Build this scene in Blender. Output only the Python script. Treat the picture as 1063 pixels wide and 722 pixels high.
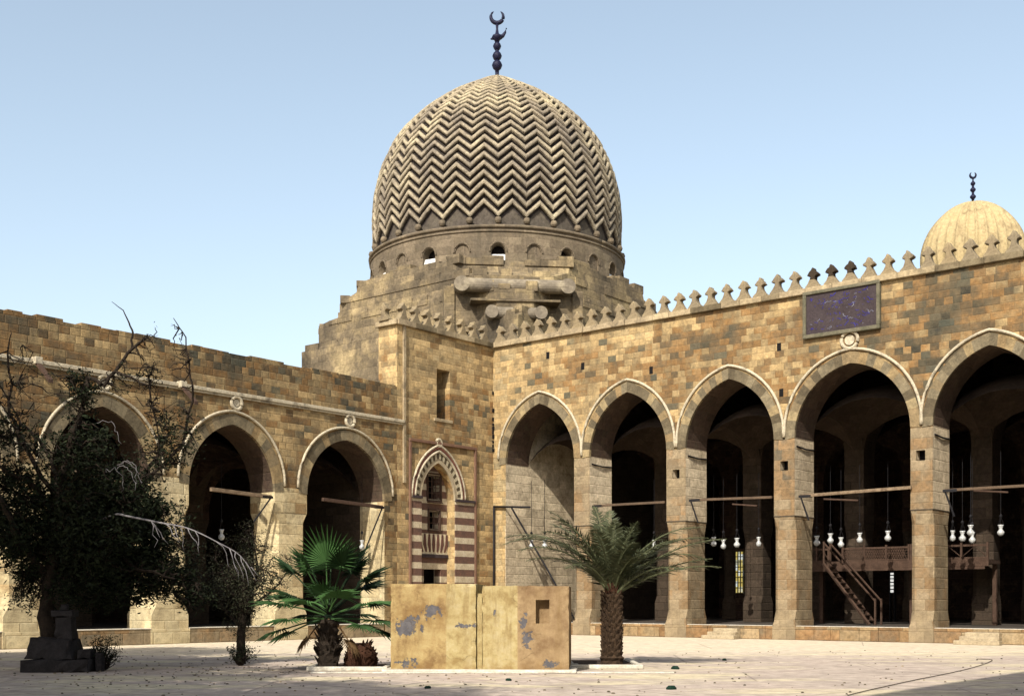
import bpy, bmesh, math, random
from mathutils import Vector, Matrix, noise as mnoise
R_ = math.radians
random.seed(11)
scn = bpy.context.scene
for o in list(bpy.data.objects): bpy.data.objects.remove(o)
COL = scn.collection

# ------------------------------------------------------------ camera
cam = bpy.data.cameras.new('camera'); camo = bpy.data.objects.new('camera', cam); COL.objects.link(camo)
camo.location = (0, 0, 1.6); camo.rotation_euler = (R_(90), 0, 0)
cam.sensor_width = 36; cam.lens = 1253/1063*36
cam.shift_x = 0.0; cam.shift_y = (622-361)/1063.0
cam.clip_end = 3000; cam.clip_start = 0.1
scn.camera = camo
# ------------------------------------------------------------ light
SUN_EL = R_(41); SH = Vector((-.358, -.933)).normalized()
w = bpy.data.worlds.new('World'); scn.world = w; w.use_nodes = True
nt = w.node_tree; nt.nodes.clear()
sky = nt.nodes.new('ShaderNodeTexSky'); sky.sky_type = 'NISHITA'; sky.sun_disc = False
sky.sun_elevation = SUN_EL; sky.sun_rotation = math.atan2(SH.x, SH.y)
sky.altitude = 0; sky.air_density = 1.0; sky.dust_density = 2.5; sky.ozone_density = .55
bg = nt.nodes.new('ShaderNodeBackground'); bg.inputs[1].default_value = 0.15
wo = nt.nodes.new('ShaderNodeOutputWorld')
hz_ = nt.nodes.new('ShaderNodeHueSaturation'); hz_.inputs['Saturation'].default_value = .70; hz_.inputs['Value'].default_value = 1.12; hz_.inputs['Hue'].default_value = .486
nt.links.new(sky.outputs[0], hz_.inputs['Color']); nt.links.new(hz_.outputs[0], bg.inputs[0]); nt.links.new(bg.outputs[0], wo.inputs[0])
sl = bpy.data.lights.new('sun', 'SUN'); sl.energy = 4.9; sl.angle = R_(.5); sl.color = (1, .94, .84)
so = bpy.data.objects.new('sun', sl); COL.objects.link(so)
sd = Vector((SH.x*math.cos(SUN_EL), SH.y*math.cos(SUN_EL), math.sin(SUN_EL)))
so.rotation_euler = sd.to_track_quat('Z', 'Y').to_euler(); so.location = (-10, -30, 40)
scn.view_settings.view_transform = 'Standard'; scn.view_settings.look = 'None'
scn.view_settings.exposure = 0.5; scn.view_settings.gamma = 1
scn.render.engine = 'CYCLES'
scn.cycles.max_bounces = 5; scn.cycles.diffuse_bounces = 3

# ------------------------------------------------------------ helpers
CO = Vector((-.9, 58, 0))                    # concave corner of the courtyard
RX = Vector((.7758, -.631, 0)); RI = Vector((.631, .7758, 0))   # right wing: along, inward
TH_R = math.atan2(-.631, .7758); TH_L = math.atan2(.7758, .631)

class MB:
    def __init__(s): s.v = []; s.f = []; s.r = []
    def quad(s, pts, r=0.5, flip=False):
        n = len(s.v); s.v += [tuple(p) for p in pts]
        idx = list(range(n, n+len(pts)))
        if flip: idx.reverse()
        s.f.append(idx); s.r.append(r)
    def box(s, x0, x1, y0, y1, z0, z1, r=0.5, M=None):
        P = [Vector(p) for p in ((x0,y0,z0),(x1,y0,z0),(x1,y1,z0),(x0,y1,z0),(x0,y0,z1),(x1,y0,z1),(x1,y1,z1),(x0,y1,z1))]
        if M: P = [M @ p for p in P]
        n = len(s.v); s.v += [tuple(p) for p in P]
        for q in ((0,3,2,1),(4,5,6,7),(0,1,5,4),(1,2,6,5),(2,3,7,6),(3,0,4,7)):
            s.f.append([n+i for i in q]); s.r.append(r)
    def loft(s, rings, cap=True, r=0.5, closed=True):
        n = len(s.v); k = len(rings[0])
        for rg in rings: s.v += [tuple(p) for p in rg]
        for i in range(len(rings)-1):
            for j in range(k if closed else k-1):
                a = n+i*k+j; b = n+i*k+(j+1) % k
                s.f.append([a, b, b+k, a+k]); s.r.append(r)
        if cap:
            s.f.append([n+j for j in range(k)][::-1]); s.r.append(r)
            m = n+(len(rings)-1)*k
            s.f.append([m+j for j in range(k)]); s.r.append(r)
    def tube(s, pts, rads, seg=6, r=0.5):
        pts = [Vector(p) for p in pts]; rings = []
        if not isinstance(rads, (list, tuple)): rads = [rads]*len(pts)
        up = Vector((.13, .21, .97)).normalized()
        for i, p in enumerate(pts):
            d = (pts[min(i+1, len(pts)-1)] - pts[max(i-1, 0)]).normalized()
            if abs(d.dot(up)) > .95: u = d.cross(Vector((1, 0, 0))).normalized()
            else: u = d.cross(up).normalized()
            w_ = d.cross(u)
            rings.append([p+(u*math.cos(2*math.pi*k/seg)+w_*math.sin(2*math.pi*k/seg))*rads[i] for k in range(seg)])
        s.loft(rings, True, r)
    def lathe(s, prof, c=(0,0,0), seg=20, r=0.5, sq=1):
        c = Vector(c)
        s.loft([[c+Vector((q*math.cos(2*math.pi*k/seg), q*sq*math.sin(2*math.pi*k/seg), z)) for k in range(seg)] for q, z in prof], True, r)
    def prism(s, poly, y0, y1, r=0.5):       # poly in x,z (counter-clockwise seen from -y)
        n = len(s.v); k = len(poly)
        s.v += [(x, y0, z) for x, z in poly] + [(x, y1, z) for x, z in poly]
        s.f.append([n+i for i in range(k)]); s.r.append(r)
        s.f.append([n+k+i for i in range(k)][::-1]); s.r.append(r)
        for i in range(k):
            j = (i+1) % k
            s.f.append([n+i, n+k+i, n+k+j, n+j]); s.r.append(r)
    def build(s, name, mat, parent=None, smooth=False, bevel=0, fix=True, M=None, loc=None):
        me = bpy.data.meshes.new(name); me.from_pydata(s.v, [], s.f)
        a = me.attributes.new('rnd', 'FLOAT', 'FACE'); a.data.foreach_set('value', s.r)
        if M: me.transform(M)
        if fix:
            bm = bmesh.new(); bm.from_mesh(me); bmesh.ops.recalc_face_normals(bm, faces=bm.faces); bm.to_mesh(me); bm.free()
        me.materials.append(mat)
        if smooth: me.polygons.foreach_set('use_smooth', [True]*len(me.polygons))
        me.update()
        o = bpy.data.objects.new(name, me); COL.objects.link(o)
        if parent: o.parent = parent
        if loc: o.location = loc
        if bevel:
            m = o.modifiers.new('bevel', 'BEVEL'); m.width = bevel; m.segments = 2; m.limit_method = 'ANGLE'; m.angle_limit = R_(40)
        return o
def tag(o, label=None, cat=None, group=None, kind=None):
    if label: o['label'] = label
    if cat: o['category'] = cat
    if group: o['group'] = group
    if kind: o['kind'] = kind
    return o
def thing(name, loc, rz, label, cat, group=None):
    o = bpy.data.objects.new(name, None); COL.objects.link(o); o.empty_display_size = .3
    o.location = loc; o.rotation_euler = (0, 0, rz)
    return tag(o, label, cat, group)
def copy_tree(o, parent=None):
    c = o.copy(); COL.objects.link(c); c.parent = parent
    for ch in list(o.children): copy_tree(ch, c)
    return c

# ------------------------------------------------------------ materials
def newmat(name):
    m = bpy.data.materials.new(name); m.use_nodes = True
    t = m.node_tree; b = t.nodes['Principled BSDF']
    return m, t, b
class N:
    def __init__(s, t): s.t = t
    def n(s, ty, **k):
        x = s.t.nodes.new(ty)
        for a, b in k.items(): setattr(x, a, b)
        return x
    def put(s, sock, v):
        if hasattr(v, 'is_linked') or isinstance(v, bpy.types.NodeSocket): s.t.links.new(v, sock)
        else: sock.default_value = v
    def m(s, op, a, b=0.0, c=0.0, clamp=False):
        x = s.n('ShaderNodeMath', operation=op, use_clamp=clamp)
        for i, v in enumerate((a, b, c)): s.put(x.inputs[i], v)
        return x.outputs[0]
    def noise(s, vec, scale, detail=4, rough=.6, dist=0):
        x = s.n('ShaderNodeTexNoise'); s.put(x.inputs['Vector'], vec)
        x.inputs['Scale'].default_value = scale; x.inputs['Detail'].default_value = detail
        x.inputs['Roughness'].default_value = rough; x.inputs['Distortion'].default_value = dist
        return x.outputs['Fac']
    def ramp(s, fac, stops, interp='LINEAR'):
        x = s.n('ShaderNodeValToRGB'); s.put(x.inputs[0], fac); cr = x.color_ramp; cr.interpolation = interp
        while len(cr.elements) < len(stops): cr.elements.new(.5)
        for e, (p, c) in zip(cr.elements, stops):
            e.position = p; e.color = (c, c, c, 1) if isinstance(c, (int, float)) else (*c, 1)
        return x.outputs[0]
    def mix(s, fac, a, b, mode='MIX'):
        x = s.n('ShaderNodeMix', data_type='RGBA', blend_type=mode)
        s.put(x.inputs[0], fac)
        for i, v in ((6, a), (7, b)):
            if isinstance(v, tuple): x.inputs[i].default_value = (*v, 1) if len(v) == 3 else v
            else: s.put(x.inputs[i], v)
        return x.outputs[2]
    def comb(s, x_, y_, z_):
        x = s.n('ShaderNodeCombineXYZ')
        for i, v in enumerate((x_, y_, z_)): s.put(x.inputs[i], v)
        return x.outputs[0]
    def obj(s):
        tc = s.n('ShaderNodeTexCoord'); sp = s.n('ShaderNodeSeparateXYZ'); s.t.links.new(tc.outputs['Object'], sp.inputs[0])
        return tc.outputs['Object'], sp.outputs[0], sp.outputs[1], sp.outputs[2]
    def bump(s, b, h, strength=.5, dist=.02):
        x = s.n('ShaderNodeBump'); x.inputs['Strength'].default_value = strength; x.inputs['Distance'].default_value = dist
        s.put(x.inputs['Height'], h); s.t.links.new(x.outputs[0], b.inputs['Normal'])

TAN = (.335,.245,.135); PALE = (.44,.345,.205); ORG = (.305,.175,.075); BRN = (.165,.115,.066); GRY = (.105,.09,.062); DGR = (.05,.047,.038)
def masonry(name, pal, ch=.34, bw=.62, spread=.75, bias=.0, gradx=0.0, weather=.9, wscale=.22, mortar=.55, cyl=0, grad0=0, tint=None, bstr=.7, streak=0.0, gain=1.0):
    warm = pal is PAL_WARM
    m, t, b = newmat(name); g = N(t); P, X, Y, Z = g.obj()
    if cyl:
        U = g.m('MULTIPLY', g.m('ARCTAN2', Y, X), cyl)
    else: U = g.m('ADD', X, Y)
    wob = g.m('MULTIPLY', g.m('SUBTRACT', g.noise(P, .8, 2), .5), .10)
    zz = g.m('ADD', g.m('DIVIDE', Z, ch), wob); row = g.m('FLOOR', zz); fz = g.m('SUBTRACT', zz, row)
    rw = g.n('ShaderNodeTexWhiteNoise', noise_dimensions='1D'); g.put(rw.inputs['W'], row)
    wid = g.m('MULTIPLY', g.m('ADD', g.m('MULTIPLY', rw.outputs[0], .7), .65), bw)
    uu = g.m('DIVIDE', g.m('ADD', U, g.m('MULTIPLY', rw.outputs[0], 37.7)), wid)
    uu = g.m('ADD', uu, g.m('MULTIPLY', g.m('SUBTRACT', g.noise(g.comb(U, g.m('MULTIPLY', row, 7.3), 0.0), .9, 1), .5), 1.1))
    col = g.m('FLOOR', uu); fu = g.m('SUBTRACT', uu, col)
    wn = g.n('ShaderNodeTexWhiteNoise', noise_dimensions='2D'); g.put(wn.inputs['Vector'], g.comb(row, col, 0.0))
    rnd = wn.outputs[0]; wn2 = g.n('ShaderNodeTexWhiteNoise', noise_dimensions='2D'); g.put(wn2.inputs['Vector'], g.comb(g.m('ADD', row, 91.3), col, 0.0)); rnd2 = wn2.outputs[0]
    big = g.noise(P, wscale, 4, .6); mid = g.noise(P, 1.6, 4, .65)
    f = g.m('ADD', g.m('MULTIPLY', g.m('SUBTRACT', rnd, .5), spread*.86), .45+bias)
    f = g.m('ADD', f, g.m('MULTIPLY', g.m('SUBTRACT', big, .5), 1.8*weather))
    f = g.m('ADD', f, g.m('MULTIPLY', g.m('SUBTRACT', mid, .5), .55*weather))
    if gradx: f = g.m('ADD', f, g.m('MULTIPLY', g.m('SUBTRACT', X, grad0), gradx))
    c = g.ramp(f, pal)
    if warm: c = g.mix(g.m('MULTIPLY', g.m('GREATER_THAN', rnd2, .93), g.ramp(big, [(.42, 0), (.52, .85)])), c, (.075,.078,.062))
    c = g.mix(1.0, c, g.ramp(rnd2, [(0, .80), (1, 1.16)]), 'MULTIPLY')
    fine = g.noise(P, 7, 6, .75); c = g.mix(1.0, c, g.ramp(fine, [(.3, .60), (.7, 1.28)]), 'MULTIPLY')
    c = g.mix(g.ramp(g.noise(P, 1.7, 7, .8), [(.50, 0), (.68, .75)]), c, g.ramp(g.noise(P, .9, 3), [(.3,(.09,.075,.052)), (.7,(.20,.16,.105))]))
    if streak:
        st = g.noise(g.comb(g.m('MULTIPLY', U, 1.0), 0.0, g.m('MULTIPLY', Z, .10)), 1.5, 5, .7)
        c = g.mix(g.m('MULTIPLY', g.ramp(st, [(.5, 0), (.72, 1)]), streak), c, (.09,.08,.062))
    dz = g.m('MULTIPLY', g.m('MINIMUM', fz, g.m('SUBTRACT', 1.0, fz)), ch)
    du = g.m('MULTIPLY', g.m('MINIMUM', fu, g.m('SUBTRACT', 1.0, fu)), wid)
    edge = g.m('MINIMUM', dz, du)
    edge = g.m('ADD', edge, g.m('MULTIPLY', g.m('SUBTRACT', g.noise(P, 5, 3), .5), .022))
    mm = g.ramp(edge, [(0, 1), (.022, 0)])
    c = g.mix(g.m('MULTIPLY', mm, mortar), c, (.13,.095,.058))
    gg = gain*(1.0 if warm else .76); c = g.mix(1.0, c, (gg*1.0, gg*.985, gg*.895), 'MULTIPLY')
    if tint: c = g.mix(1.0, c, tint, 'MULTIPLY')
    g.put(b.inputs['Base Color'], c); b.inputs['Roughness'].default_value = .93; b.inputs['Specular IOR Level'].default_value = .15
    h = g.m('ADD', g.m('MULTIPLY', g.ramp(edge, [(0, 0), (.03, 1)]), 1.0), g.m('MULTIPLY', g.noise(P, 14, 6, .75), .9))
    h = g.m('ADD', h, g.m('MULTIPLY', rnd2, .5))
    g.bump(b, h, bstr, .03)
    return m
PAL_WARM = [(0,PALE),(.28,(.55,.39,.20)),(.45,TAN),(.60,ORG),(.74,BRN),(.88,GRY),(1,DGR)]
M_R = masonry('warm_limestone_masonry', PAL_WARM, ch=.27, bw=.46, bias=-.04, gradx=.019, grad0=11, streak=.35, mortar=.25, bstr=.4, spread=.5, gain=.70)
M_L = masonry('brown_limestone_masonry', PAL_WARM, ch=.27, bw=.46, bias=.06, weather=1.0, streak=.4, mortar=.28, bstr=.4, spread=.55, gain=.62)
M_B = masonry('tan_tower_masonry', PAL_WARM, ch=.27, bw=.5, bias=-.03, weather=.8, spread=.42, mortar=.2, streak=.2, bstr=.35, gain=.80)
M_P = masonry('grey_tan_pier_stone', [(0,(.46,.36,.23)),(.4,(.32,.25,.17)),(.6,(.34,.22,.12)),(.8,(.18,.15,.11)),(1,(.10,.088,.068))], ch=.4, bw=.8, spread=.35, mortar=.15, weather=1.0, bias=0, bstr=.4, gain=.85)
M_PL = masonry('pale_pier_stone', [(0,(.74,.64,.44)),(.45,(.58,.47,.29)),(.62,(.40,.27,.14)),(1,(.16,.13,.09))], ch=.42, bw=.8, spread=.35, mortar=.15, weather=.8, bias=-.08, bstr=.4, gain=.95)
M_INP = masonry('grey_brown_inner_pier_stone', [(0,(.30,.22,.17)),(.5,(.20,.145,.11)),(1,(.10,.075,.06))], ch=.36, spread=.4, mortar=.25, weather=.7, gain=.29)  # tone cut far down so the colour carries the shade inside
M_VLT = masonry('brown_vault_plaster', [(0,(.27,.19,.15)),(.5,(.20,.14,.11)),(1,(.12,.085,.07))], ch=.3, spread=.2, mortar=.1, weather=.8, bstr=.3, gain=.36)  # vault shade put into the colour by a low gain
M_IN = masonry('shade_dark_interior_stone', [(0,(.07,.045,.035)),(.5,(.04,.027,.022)),(1,(.02,.015,.013))], ch=.34, spread=.5, mortar=.3, weather=.6, tint=(.8,.7,.7))  # darkest copy of the inner stone, painted for deep shade
M_MAU = masonry('weathered_mausoleum_stone', [(0,(.56,.44,.26)),(.3,(.40,.31,.19)),(.5,(.26,.205,.14)),(.75,(.175,.14,.10)),(1,(.09,.075,.06))], ch=.42, bw=.8, spread=.28, weather=1.5, wscale=.3, mortar=.15, bias=.05, streak=.45, bstr=.5, gain=.74)
M_PLAT = masonry('orange_platform_stone', [(0,(.50,.41,.28)),(.4,(.42,.29,.16)),(.6,(.34,.20,.10)),(.8,(.25,.20,.14)),(1,(.14,.12,.09))], ch=.42, bw=1.1, spread=.7, weather=.8, gain=.8)
M_DRUM = masonry('grey_drum_stone', [(0,(.38,.31,.22)),(.45,(.24,.19,.14)),(1,(.12,.10,.08))], ch=.45, bw=.9, spread=.3, mortar=.2, cyl=8.1, weather=.9, streak=.5, bstr=.4, gain=.80)
M_RENDERED = masonry('smooth_grey_endwall_stone', [(0,(.60,.51,.385)),(.5,(.48,.40,.30)),(1,(.28,.23,.17))], ch=.4, bw=.9, spread=.3, mortar=.2, weather=.8, bstr=.4, gain=1.35)

M_SOFF = masonry('shade_brown_soffit', [(0,(.17,.11,.08)),(.5,(.12,.08,.062)),(1,(.07,.05,.042))], ch=.3, spread=.4, mortar=.15, weather=.7, bstr=.4, gain=.65)  # shade under the arches put into a darker brown
def rock(name, c1, c2, scale=2.5, c3=None, bump=.5, rough=.92, attr=None, dist=.03, gain=1.0):
    m, t, b = newmat(name); g = N(t); P, X, Y, Z = g.obj()
    n = g.noise(P, scale, 6, .68); f2 = g.noise(P, scale*6, 4, .7)
    c = g.ramp(n, [(.32, c1), (.66, c2)] if c3 is None else [(.28, c1), (.5, c2), (.72, c3)])
    c = g.mix(1.0, c, g.ramp(f2, [(.3, .72), (.7, 1.2)]), 'MULTIPLY')
    c = g.mix(1.0, c, (.78*gain,.78*gain,.78*gain), 'MULTIPLY')
    if attr:
        a = g.n('ShaderNodeAttribute', attribute_name='rnd')
        c = g.mix(1.0, c, g.ramp(a.outputs['Fac'], attr), 'MULTIPLY')
    g.put(b.inputs['Base Color'], c); b.inputs['Roughness'].default_value = rough; b.inputs['Specular IOR Level'].default_value = .15
    g.bump(b, f2, bump, dist)
    return m
VCOL = [(0,(.45,.42,.38)),(.3,(.75,.72,.66)),(.6,(1.0,.97,.9)),(.8,(1.15,.95,.7)),(1,(1.45,1.35,1.1))]
M_RING = rock('voussoir_stone', (.17,.145,.10), (.33,.275,.18), 3, attr=VCOL, gain=.85)
M_MOULD = rock('pale_moulding_stone', (.50,.43,.30), (.60,.52,.37), 2.2, (.16,.135,.095), gain=.9)
M_CORN = rock('cornice_stone', (.55,.46,.31), (.40,.32,.21), 1.6, (.13,.11,.08), gain=.9, attr=[(0,(.35,.34,.30)),(.2,(.6,.58,.52)),(.4,(.95,.92,.86)),(1,(1.15,1.12,1.0))])
M_MERL = rock('cresting_stone', (.42,.34,.21), (.29,.23,.145), 1.9, (.11,.09,.07), attr=[(0,(.14,.12,.13)),(.12,(.5,.46,.42)),(.3,(1,1,1)),(1,(1.15,1.1,1))], gain=.78)
M_ROLL = rock('pale_roll_stone', (.52,.44,.30), (.30,.25,.18), 1.0, (.17,.145,.115), gain=.74)
M_WOOD = rock('weathered_brown_wood', (.05,.030,.021), (.095,.058,.040), 5, bump=.3)
M_BEAM = rock('pale_wooden_beam', (.30,.22,.14), (.12,.08,.05), 4, bump=.3)
M_DARKBEAM = rock('dark_wooden_beam', (.08,.055,.038), (.14,.095,.06), 4, bump=.3)
M_IRON = rock('black_iron', (.008,.008,.011), (.02,.018,.018), 8, rough=.6)
M_FIN = rock('dark_blue_bronze', (.006,.007,.02), (.014,.014,.045), 8, rough=.45)
M_WHITE = rock('white_limewash', (.85,.84,.80), (.7,.68,.62), 6)
M_KERB = rock('white_kerb_stone', (.74,.70,.60), (.5,.45,.35), 3)
M_BRN = rock('dark_joint_stone', (.10,.08,.055), (.06,.05,.04), 3)
M_LITTER = rock('stone_and_leaf_crumbs', (.10,.08,.055), (.24,.20,.14), 9, attr=[(0,(.4,.4,.35)),(.6,(1,1,1)),(1,(1.6,1.5,1.3))])
M_STEP = rock('tan_step_stone', (.52,.43,.28), (.34,.27,.17), 2)
M_SOIL = rock('dark_soil', (.05,.033,.022), (.10,.07,.05), 8, bump=1)
M_BARK = rock('dark_bark', (.020,.015,.011), (.045,.032,.022), 9, bump=1)
M_BARKPALM = rock('palm_bark', (.03,.019,.012), (.10,.062,.035), 12, bump=1)
M_GREYTWIG = rock('bleached_grey_twig', (.14,.13,.135), (.30,.28,.28), 10)
M_FIBRE = rock('brown_palm_fibre', (.045,.020,.012), (.10,.045,.025), 12, bump=1)
M_DKSTONE = rock('dark_grey_stone', (.018,.016,.016), (.04,.035,.034), 4, bump=.8)
M_SMALLDOME = rock('yellow_sand_plaster', (.46,.35,.17), (.52,.41,.22), 1.3, (.26,.19,.10), gain=.85)
M_BLACK = rock('dark_opening', (.006,.005,.005), (.012,.01,.01), 4)
M_MARBLE_DARK = rock('dark_purple_marble', (.040,.028,.030), (.062,.047,.048), 2.5, rough=.7)
M_BLUE = rock('blue_inlay', (.035,.032,.28), (.05,.05,.38), 5)
M_LETTER = rock('pale_inlaid_letters', (.36,.37,.42), (.10,.10,.18), 7)
M_ZIG = rock('carved_zigzag_stone', (.60,.53,.36), (.52,.46,.32), 4)

def leafmat(name, c1, c2, tr=.25, rough=.5, spec=.1):
    m, t, b = newmat(name); g = N(t)
    a = g.n('ShaderNodeAttribute', attribute_name='rnd')
    c = g.ramp(a.outputs['Fac'], [(0, c1), (1, c2)])
    g.put(b.inputs['Base Color'], c); b.inputs['Roughness'].default_value = rough; b.inputs['Specular IOR Level'].default_value = spec
    tl = g.n('ShaderNodeBsdfTranslucent'); g.put(tl.inputs[0], c)
    mx = g.n('ShaderNodeMixShader'); mx.inputs[0].default_value = tr
    out = t.nodes['Material Output']
    t.links.new(b.outputs[0], mx.inputs[1]); t.links.new(tl.outputs[0], mx.inputs[2]); t.links.new(mx.outputs[0], out.inputs[0])
    return m
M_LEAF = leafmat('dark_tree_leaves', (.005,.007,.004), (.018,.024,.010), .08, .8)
M_BUSH = leafmat('dull_bush_leaves', (.025,.030,.016), (.085,.085,.05))
M_FAN = leafmat('fan_palm_green', (.006,.013,.006), (.055,.120,.036), .1, .6)
M_DRY = leafmat('dry_brown_leaf', (.09,.055,.025), (.14,.09,.04), .05, .8)
M_DATE = leafmat('date_palm_grey_green', (.022,.028,.015), (.10,.108,.055), .1, .5)
M_DATEG = leafmat('fresh_green_frond', (.012,.06,.018), (.035,.13,.035), .1, .45)
M_GRASSY = leafmat('dry_weeds', (.05,.06,.03), (.12,.11,.06))

def mat_dome():
    m, t, b = newmat('carved_dome_stone'); g = N(t); P, X, Y, Z = g.obj()
    a = g.n('ShaderNodeAttribute', attribute_name='height')
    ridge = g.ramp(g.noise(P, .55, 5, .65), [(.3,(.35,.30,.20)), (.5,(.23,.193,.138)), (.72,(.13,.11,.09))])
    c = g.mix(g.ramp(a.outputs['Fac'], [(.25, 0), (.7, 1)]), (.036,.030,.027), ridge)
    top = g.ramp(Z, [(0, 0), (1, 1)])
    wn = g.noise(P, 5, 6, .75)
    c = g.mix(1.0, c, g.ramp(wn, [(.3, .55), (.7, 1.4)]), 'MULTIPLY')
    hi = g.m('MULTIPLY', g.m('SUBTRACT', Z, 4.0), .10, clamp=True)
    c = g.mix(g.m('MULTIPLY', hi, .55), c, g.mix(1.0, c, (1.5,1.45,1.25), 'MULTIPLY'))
    g.put(b.inputs['Base Color'], c); b.inputs['Roughness'].default_value = .95; b.inputs['Specular IOR Level'].default_value = .1
    g.bump(b, g.noise(P, 9, 5, .7), .5, .04)
    return m
M_DOME = mat_dome()

def mat_stripes():
    m, t, b = newmat('red_and_white_striped_masonry'); g = N(t); P, X, Y, Z = g.obj()
    zz = g.m('DIVIDE', Z, .60); fz = g.m('FRACT', zz)
    n = g.noise(P, 3, 5, .7)
    white = g.ramp(n, [(.3,(.50,.43,.30)),(.7,(.34,.27,.17))]); red = g.ramp(n, [(.3,(.135,.065,.040)),(.7,(.075,.042,.030))])
    c = g.mix(g.ramp(fz, [(.455, 0), (.47, 1)]), white, red)
    c = g.mix(1.0, c, g.ramp(g.noise(P, 14, 4, .7), [(.3, .7), (.7, 1.15)]), 'MULTIPLY')
    U = g.m('ADD', X, Y); j = g.m('FRACT', g.m('DIVIDE', g.m('ADD', U, g.m('MULTIPLY', g.m('FLOOR', g.m('MULTIPLY', zz, 2.0)), .37)), .75))
    c = g.mix(g.ramp(j, [(0, .6), (.02, 0)]), c, (.1,.07,.05))
    g.put(b.inputs['Base Color'], c); b.inputs['Roughness'].default_value = .9; g.bump(b, n, .4, .02)
    return m
M_STRIPE = mat_stripes()

def mat_fountain():
    m, t, b = newmat('peeling_ochre_plaster'); g = N(t); P, X, Y, Z = g.obj()
    n = g.noise(P, 1.9, 7, .72); n2 = g.noise(P, 5, 6, .7)
    # local x 0..3.95 along the front, z 0..1.94
    c = g.ramp(n, [(.34,(.44,.35,.16)),(.5,(.345,.245,.105)),(.62,(.20,.125,.055))])
    def blob(cx, cz, rx, rz):
        dx = g.m('DIVIDE', g.m('SUBTRACT', X, cx), rx); dz = g.m('DIVIDE', g.m('SUBTRACT', Z, cz), rz)
        return g.m('SUBTRACT', 1.0, g.m('SQRT', g.m('ADD', g.m('MULTIPLY', dx, dx), g.m('MULTIPLY', dz, dz))), clamp=True)
    def step(v, a, e=.02): return g.ramp(v, [(a-e, 0), (a+e, 1)])
    # newer, paler coat of paint on two bays, browner on the last one
    n3 = g.noise(P, 2.2, 6, .7)
    pale = g.ramp(n3, [(.35,(.48,.41,.23)),(.5,(.40,.325,.15)),(.64,(.26,.185,.075))])
    k1 = g.m('MULTIPLY', step(g.m('DIVIDE', X, 4.0), .31, .003), g.m('SUBTRACT', 1.0, step(g.m('DIVIDE', X, 4.0), .705, .003)))
    c = g.mix(g.m('MULTIPLY', k1, .85), c, pale)
    br = g.ramp(n, [(.38,(.34,.24,.125)),(.62,(.19,.12,.06))])
    c = g.mix(step(g.m('DIVIDE', X, 4.0), .705, .003), c, br)
    # damp stain and rising dirt
    c = g.mix(g.m('MULTIPLY', g.m('MULTIPLY', blob(.7, 1.25, .9, .6), g.ramp(n2, [(.35, 0), (.6, 1)])), .9), c, (.20,.115,.04))
    low = g.m('MULTIPLY', g.ramp(Z, [(0, 1), (.35, 0)]), g.ramp(n2, [(.35, 0), (.65, 1)]))
    c = g.mix(g.m('MULTIPLY', g.ramp(g.noise(g.comb(g.m('MULTIPLY', X, 5.0), 0.0, g.m('MULTIPLY', Z, .7)), 1.0, 6, .75), [(.50, 0), (.70, .75)]), g.ramp(Z, [(.2, .3), (1.0, 1)])), c, (.19,.12,.05))
    c = g.mix(g.m('MULTIPLY', low, .9), c, (.20,.11,.035))
    # grey patches where the plaster has peeled
    msk = blob(.42, 1.05, .52, .33)
    for q in ((.9, 1.32, .36, .26), (.32, .92, .42, .26), (1.65, 1.03, .45, .10), (2.95, 1.15, .14, .28), (3.03, .72, .22, .30), (3.55, .18, .25, .2), (.35, .22, .4, .16), (2.3, 1.3, .1, .12)):
        msk = g.m('MAXIMUM', msk, blob(*q))
    pk = g.noise(P, 6, 6, .7)
    peel = g.ramp(g.m('ADD', msk, g.m('MULTIPLY', g.m('SUBTRACT', pk, .5), 3.4)), [(.50, 0), (.56, 1)])
    peel = g.m('MULTIPLY', peel, g.ramp(msk, [(.02, 0), (.12, 1)]))
    c = g.mix(peel, c, g.ramp(n2, [(.3,(.07,.068,.075)),(.7,(.15,.14,.135))]))
    g.put(b.inputs['Base Color'], c); b.inputs['Roughness'].default_value = .9; b.inputs['Specular IOR Level'].default_value = .1
    cr_ = g.n('ShaderNodeTexVoronoi', feature='DISTANCE_TO_EDGE'); cr_.inputs['Scale'].default_value = 1.1; dv = g.n('ShaderNodeVectorMath', operation='ADD'); g.put(dv.inputs[0], P); nn = g.n('ShaderNodeTexNoise'); nn.inputs['Scale'].default_value = 3; nn.inputs['Detail'].default_value = 6; g.put(dv.inputs[1], nn.outputs['Color']); g.put(cr_.inputs['Vector'], dv.outputs[0])
    ck = g.m('MULTIPLY', g.ramp(cr_.outputs['Distance'], [(0, .6), (.008, 0)]), g.ramp(g.noise(P, 1.1, 3), [(.50, 0), (.60, 1)])); c = g.mix(ck, c, (.10,.06,.03))
    c = g.mix(1.0, c, (.84,.84,.86), 'MULTIPLY'); g.put(b.inputs['Base Color'], c)
    g.bump(b, g.m('SUBTRACT', g.noise(P, 8, 6, .7), g.m('ADD', g.m('MULTIPLY', peel, .6), ck)), .6, .03)
    return m
M_FOUNT = mat_fountain()
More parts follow.
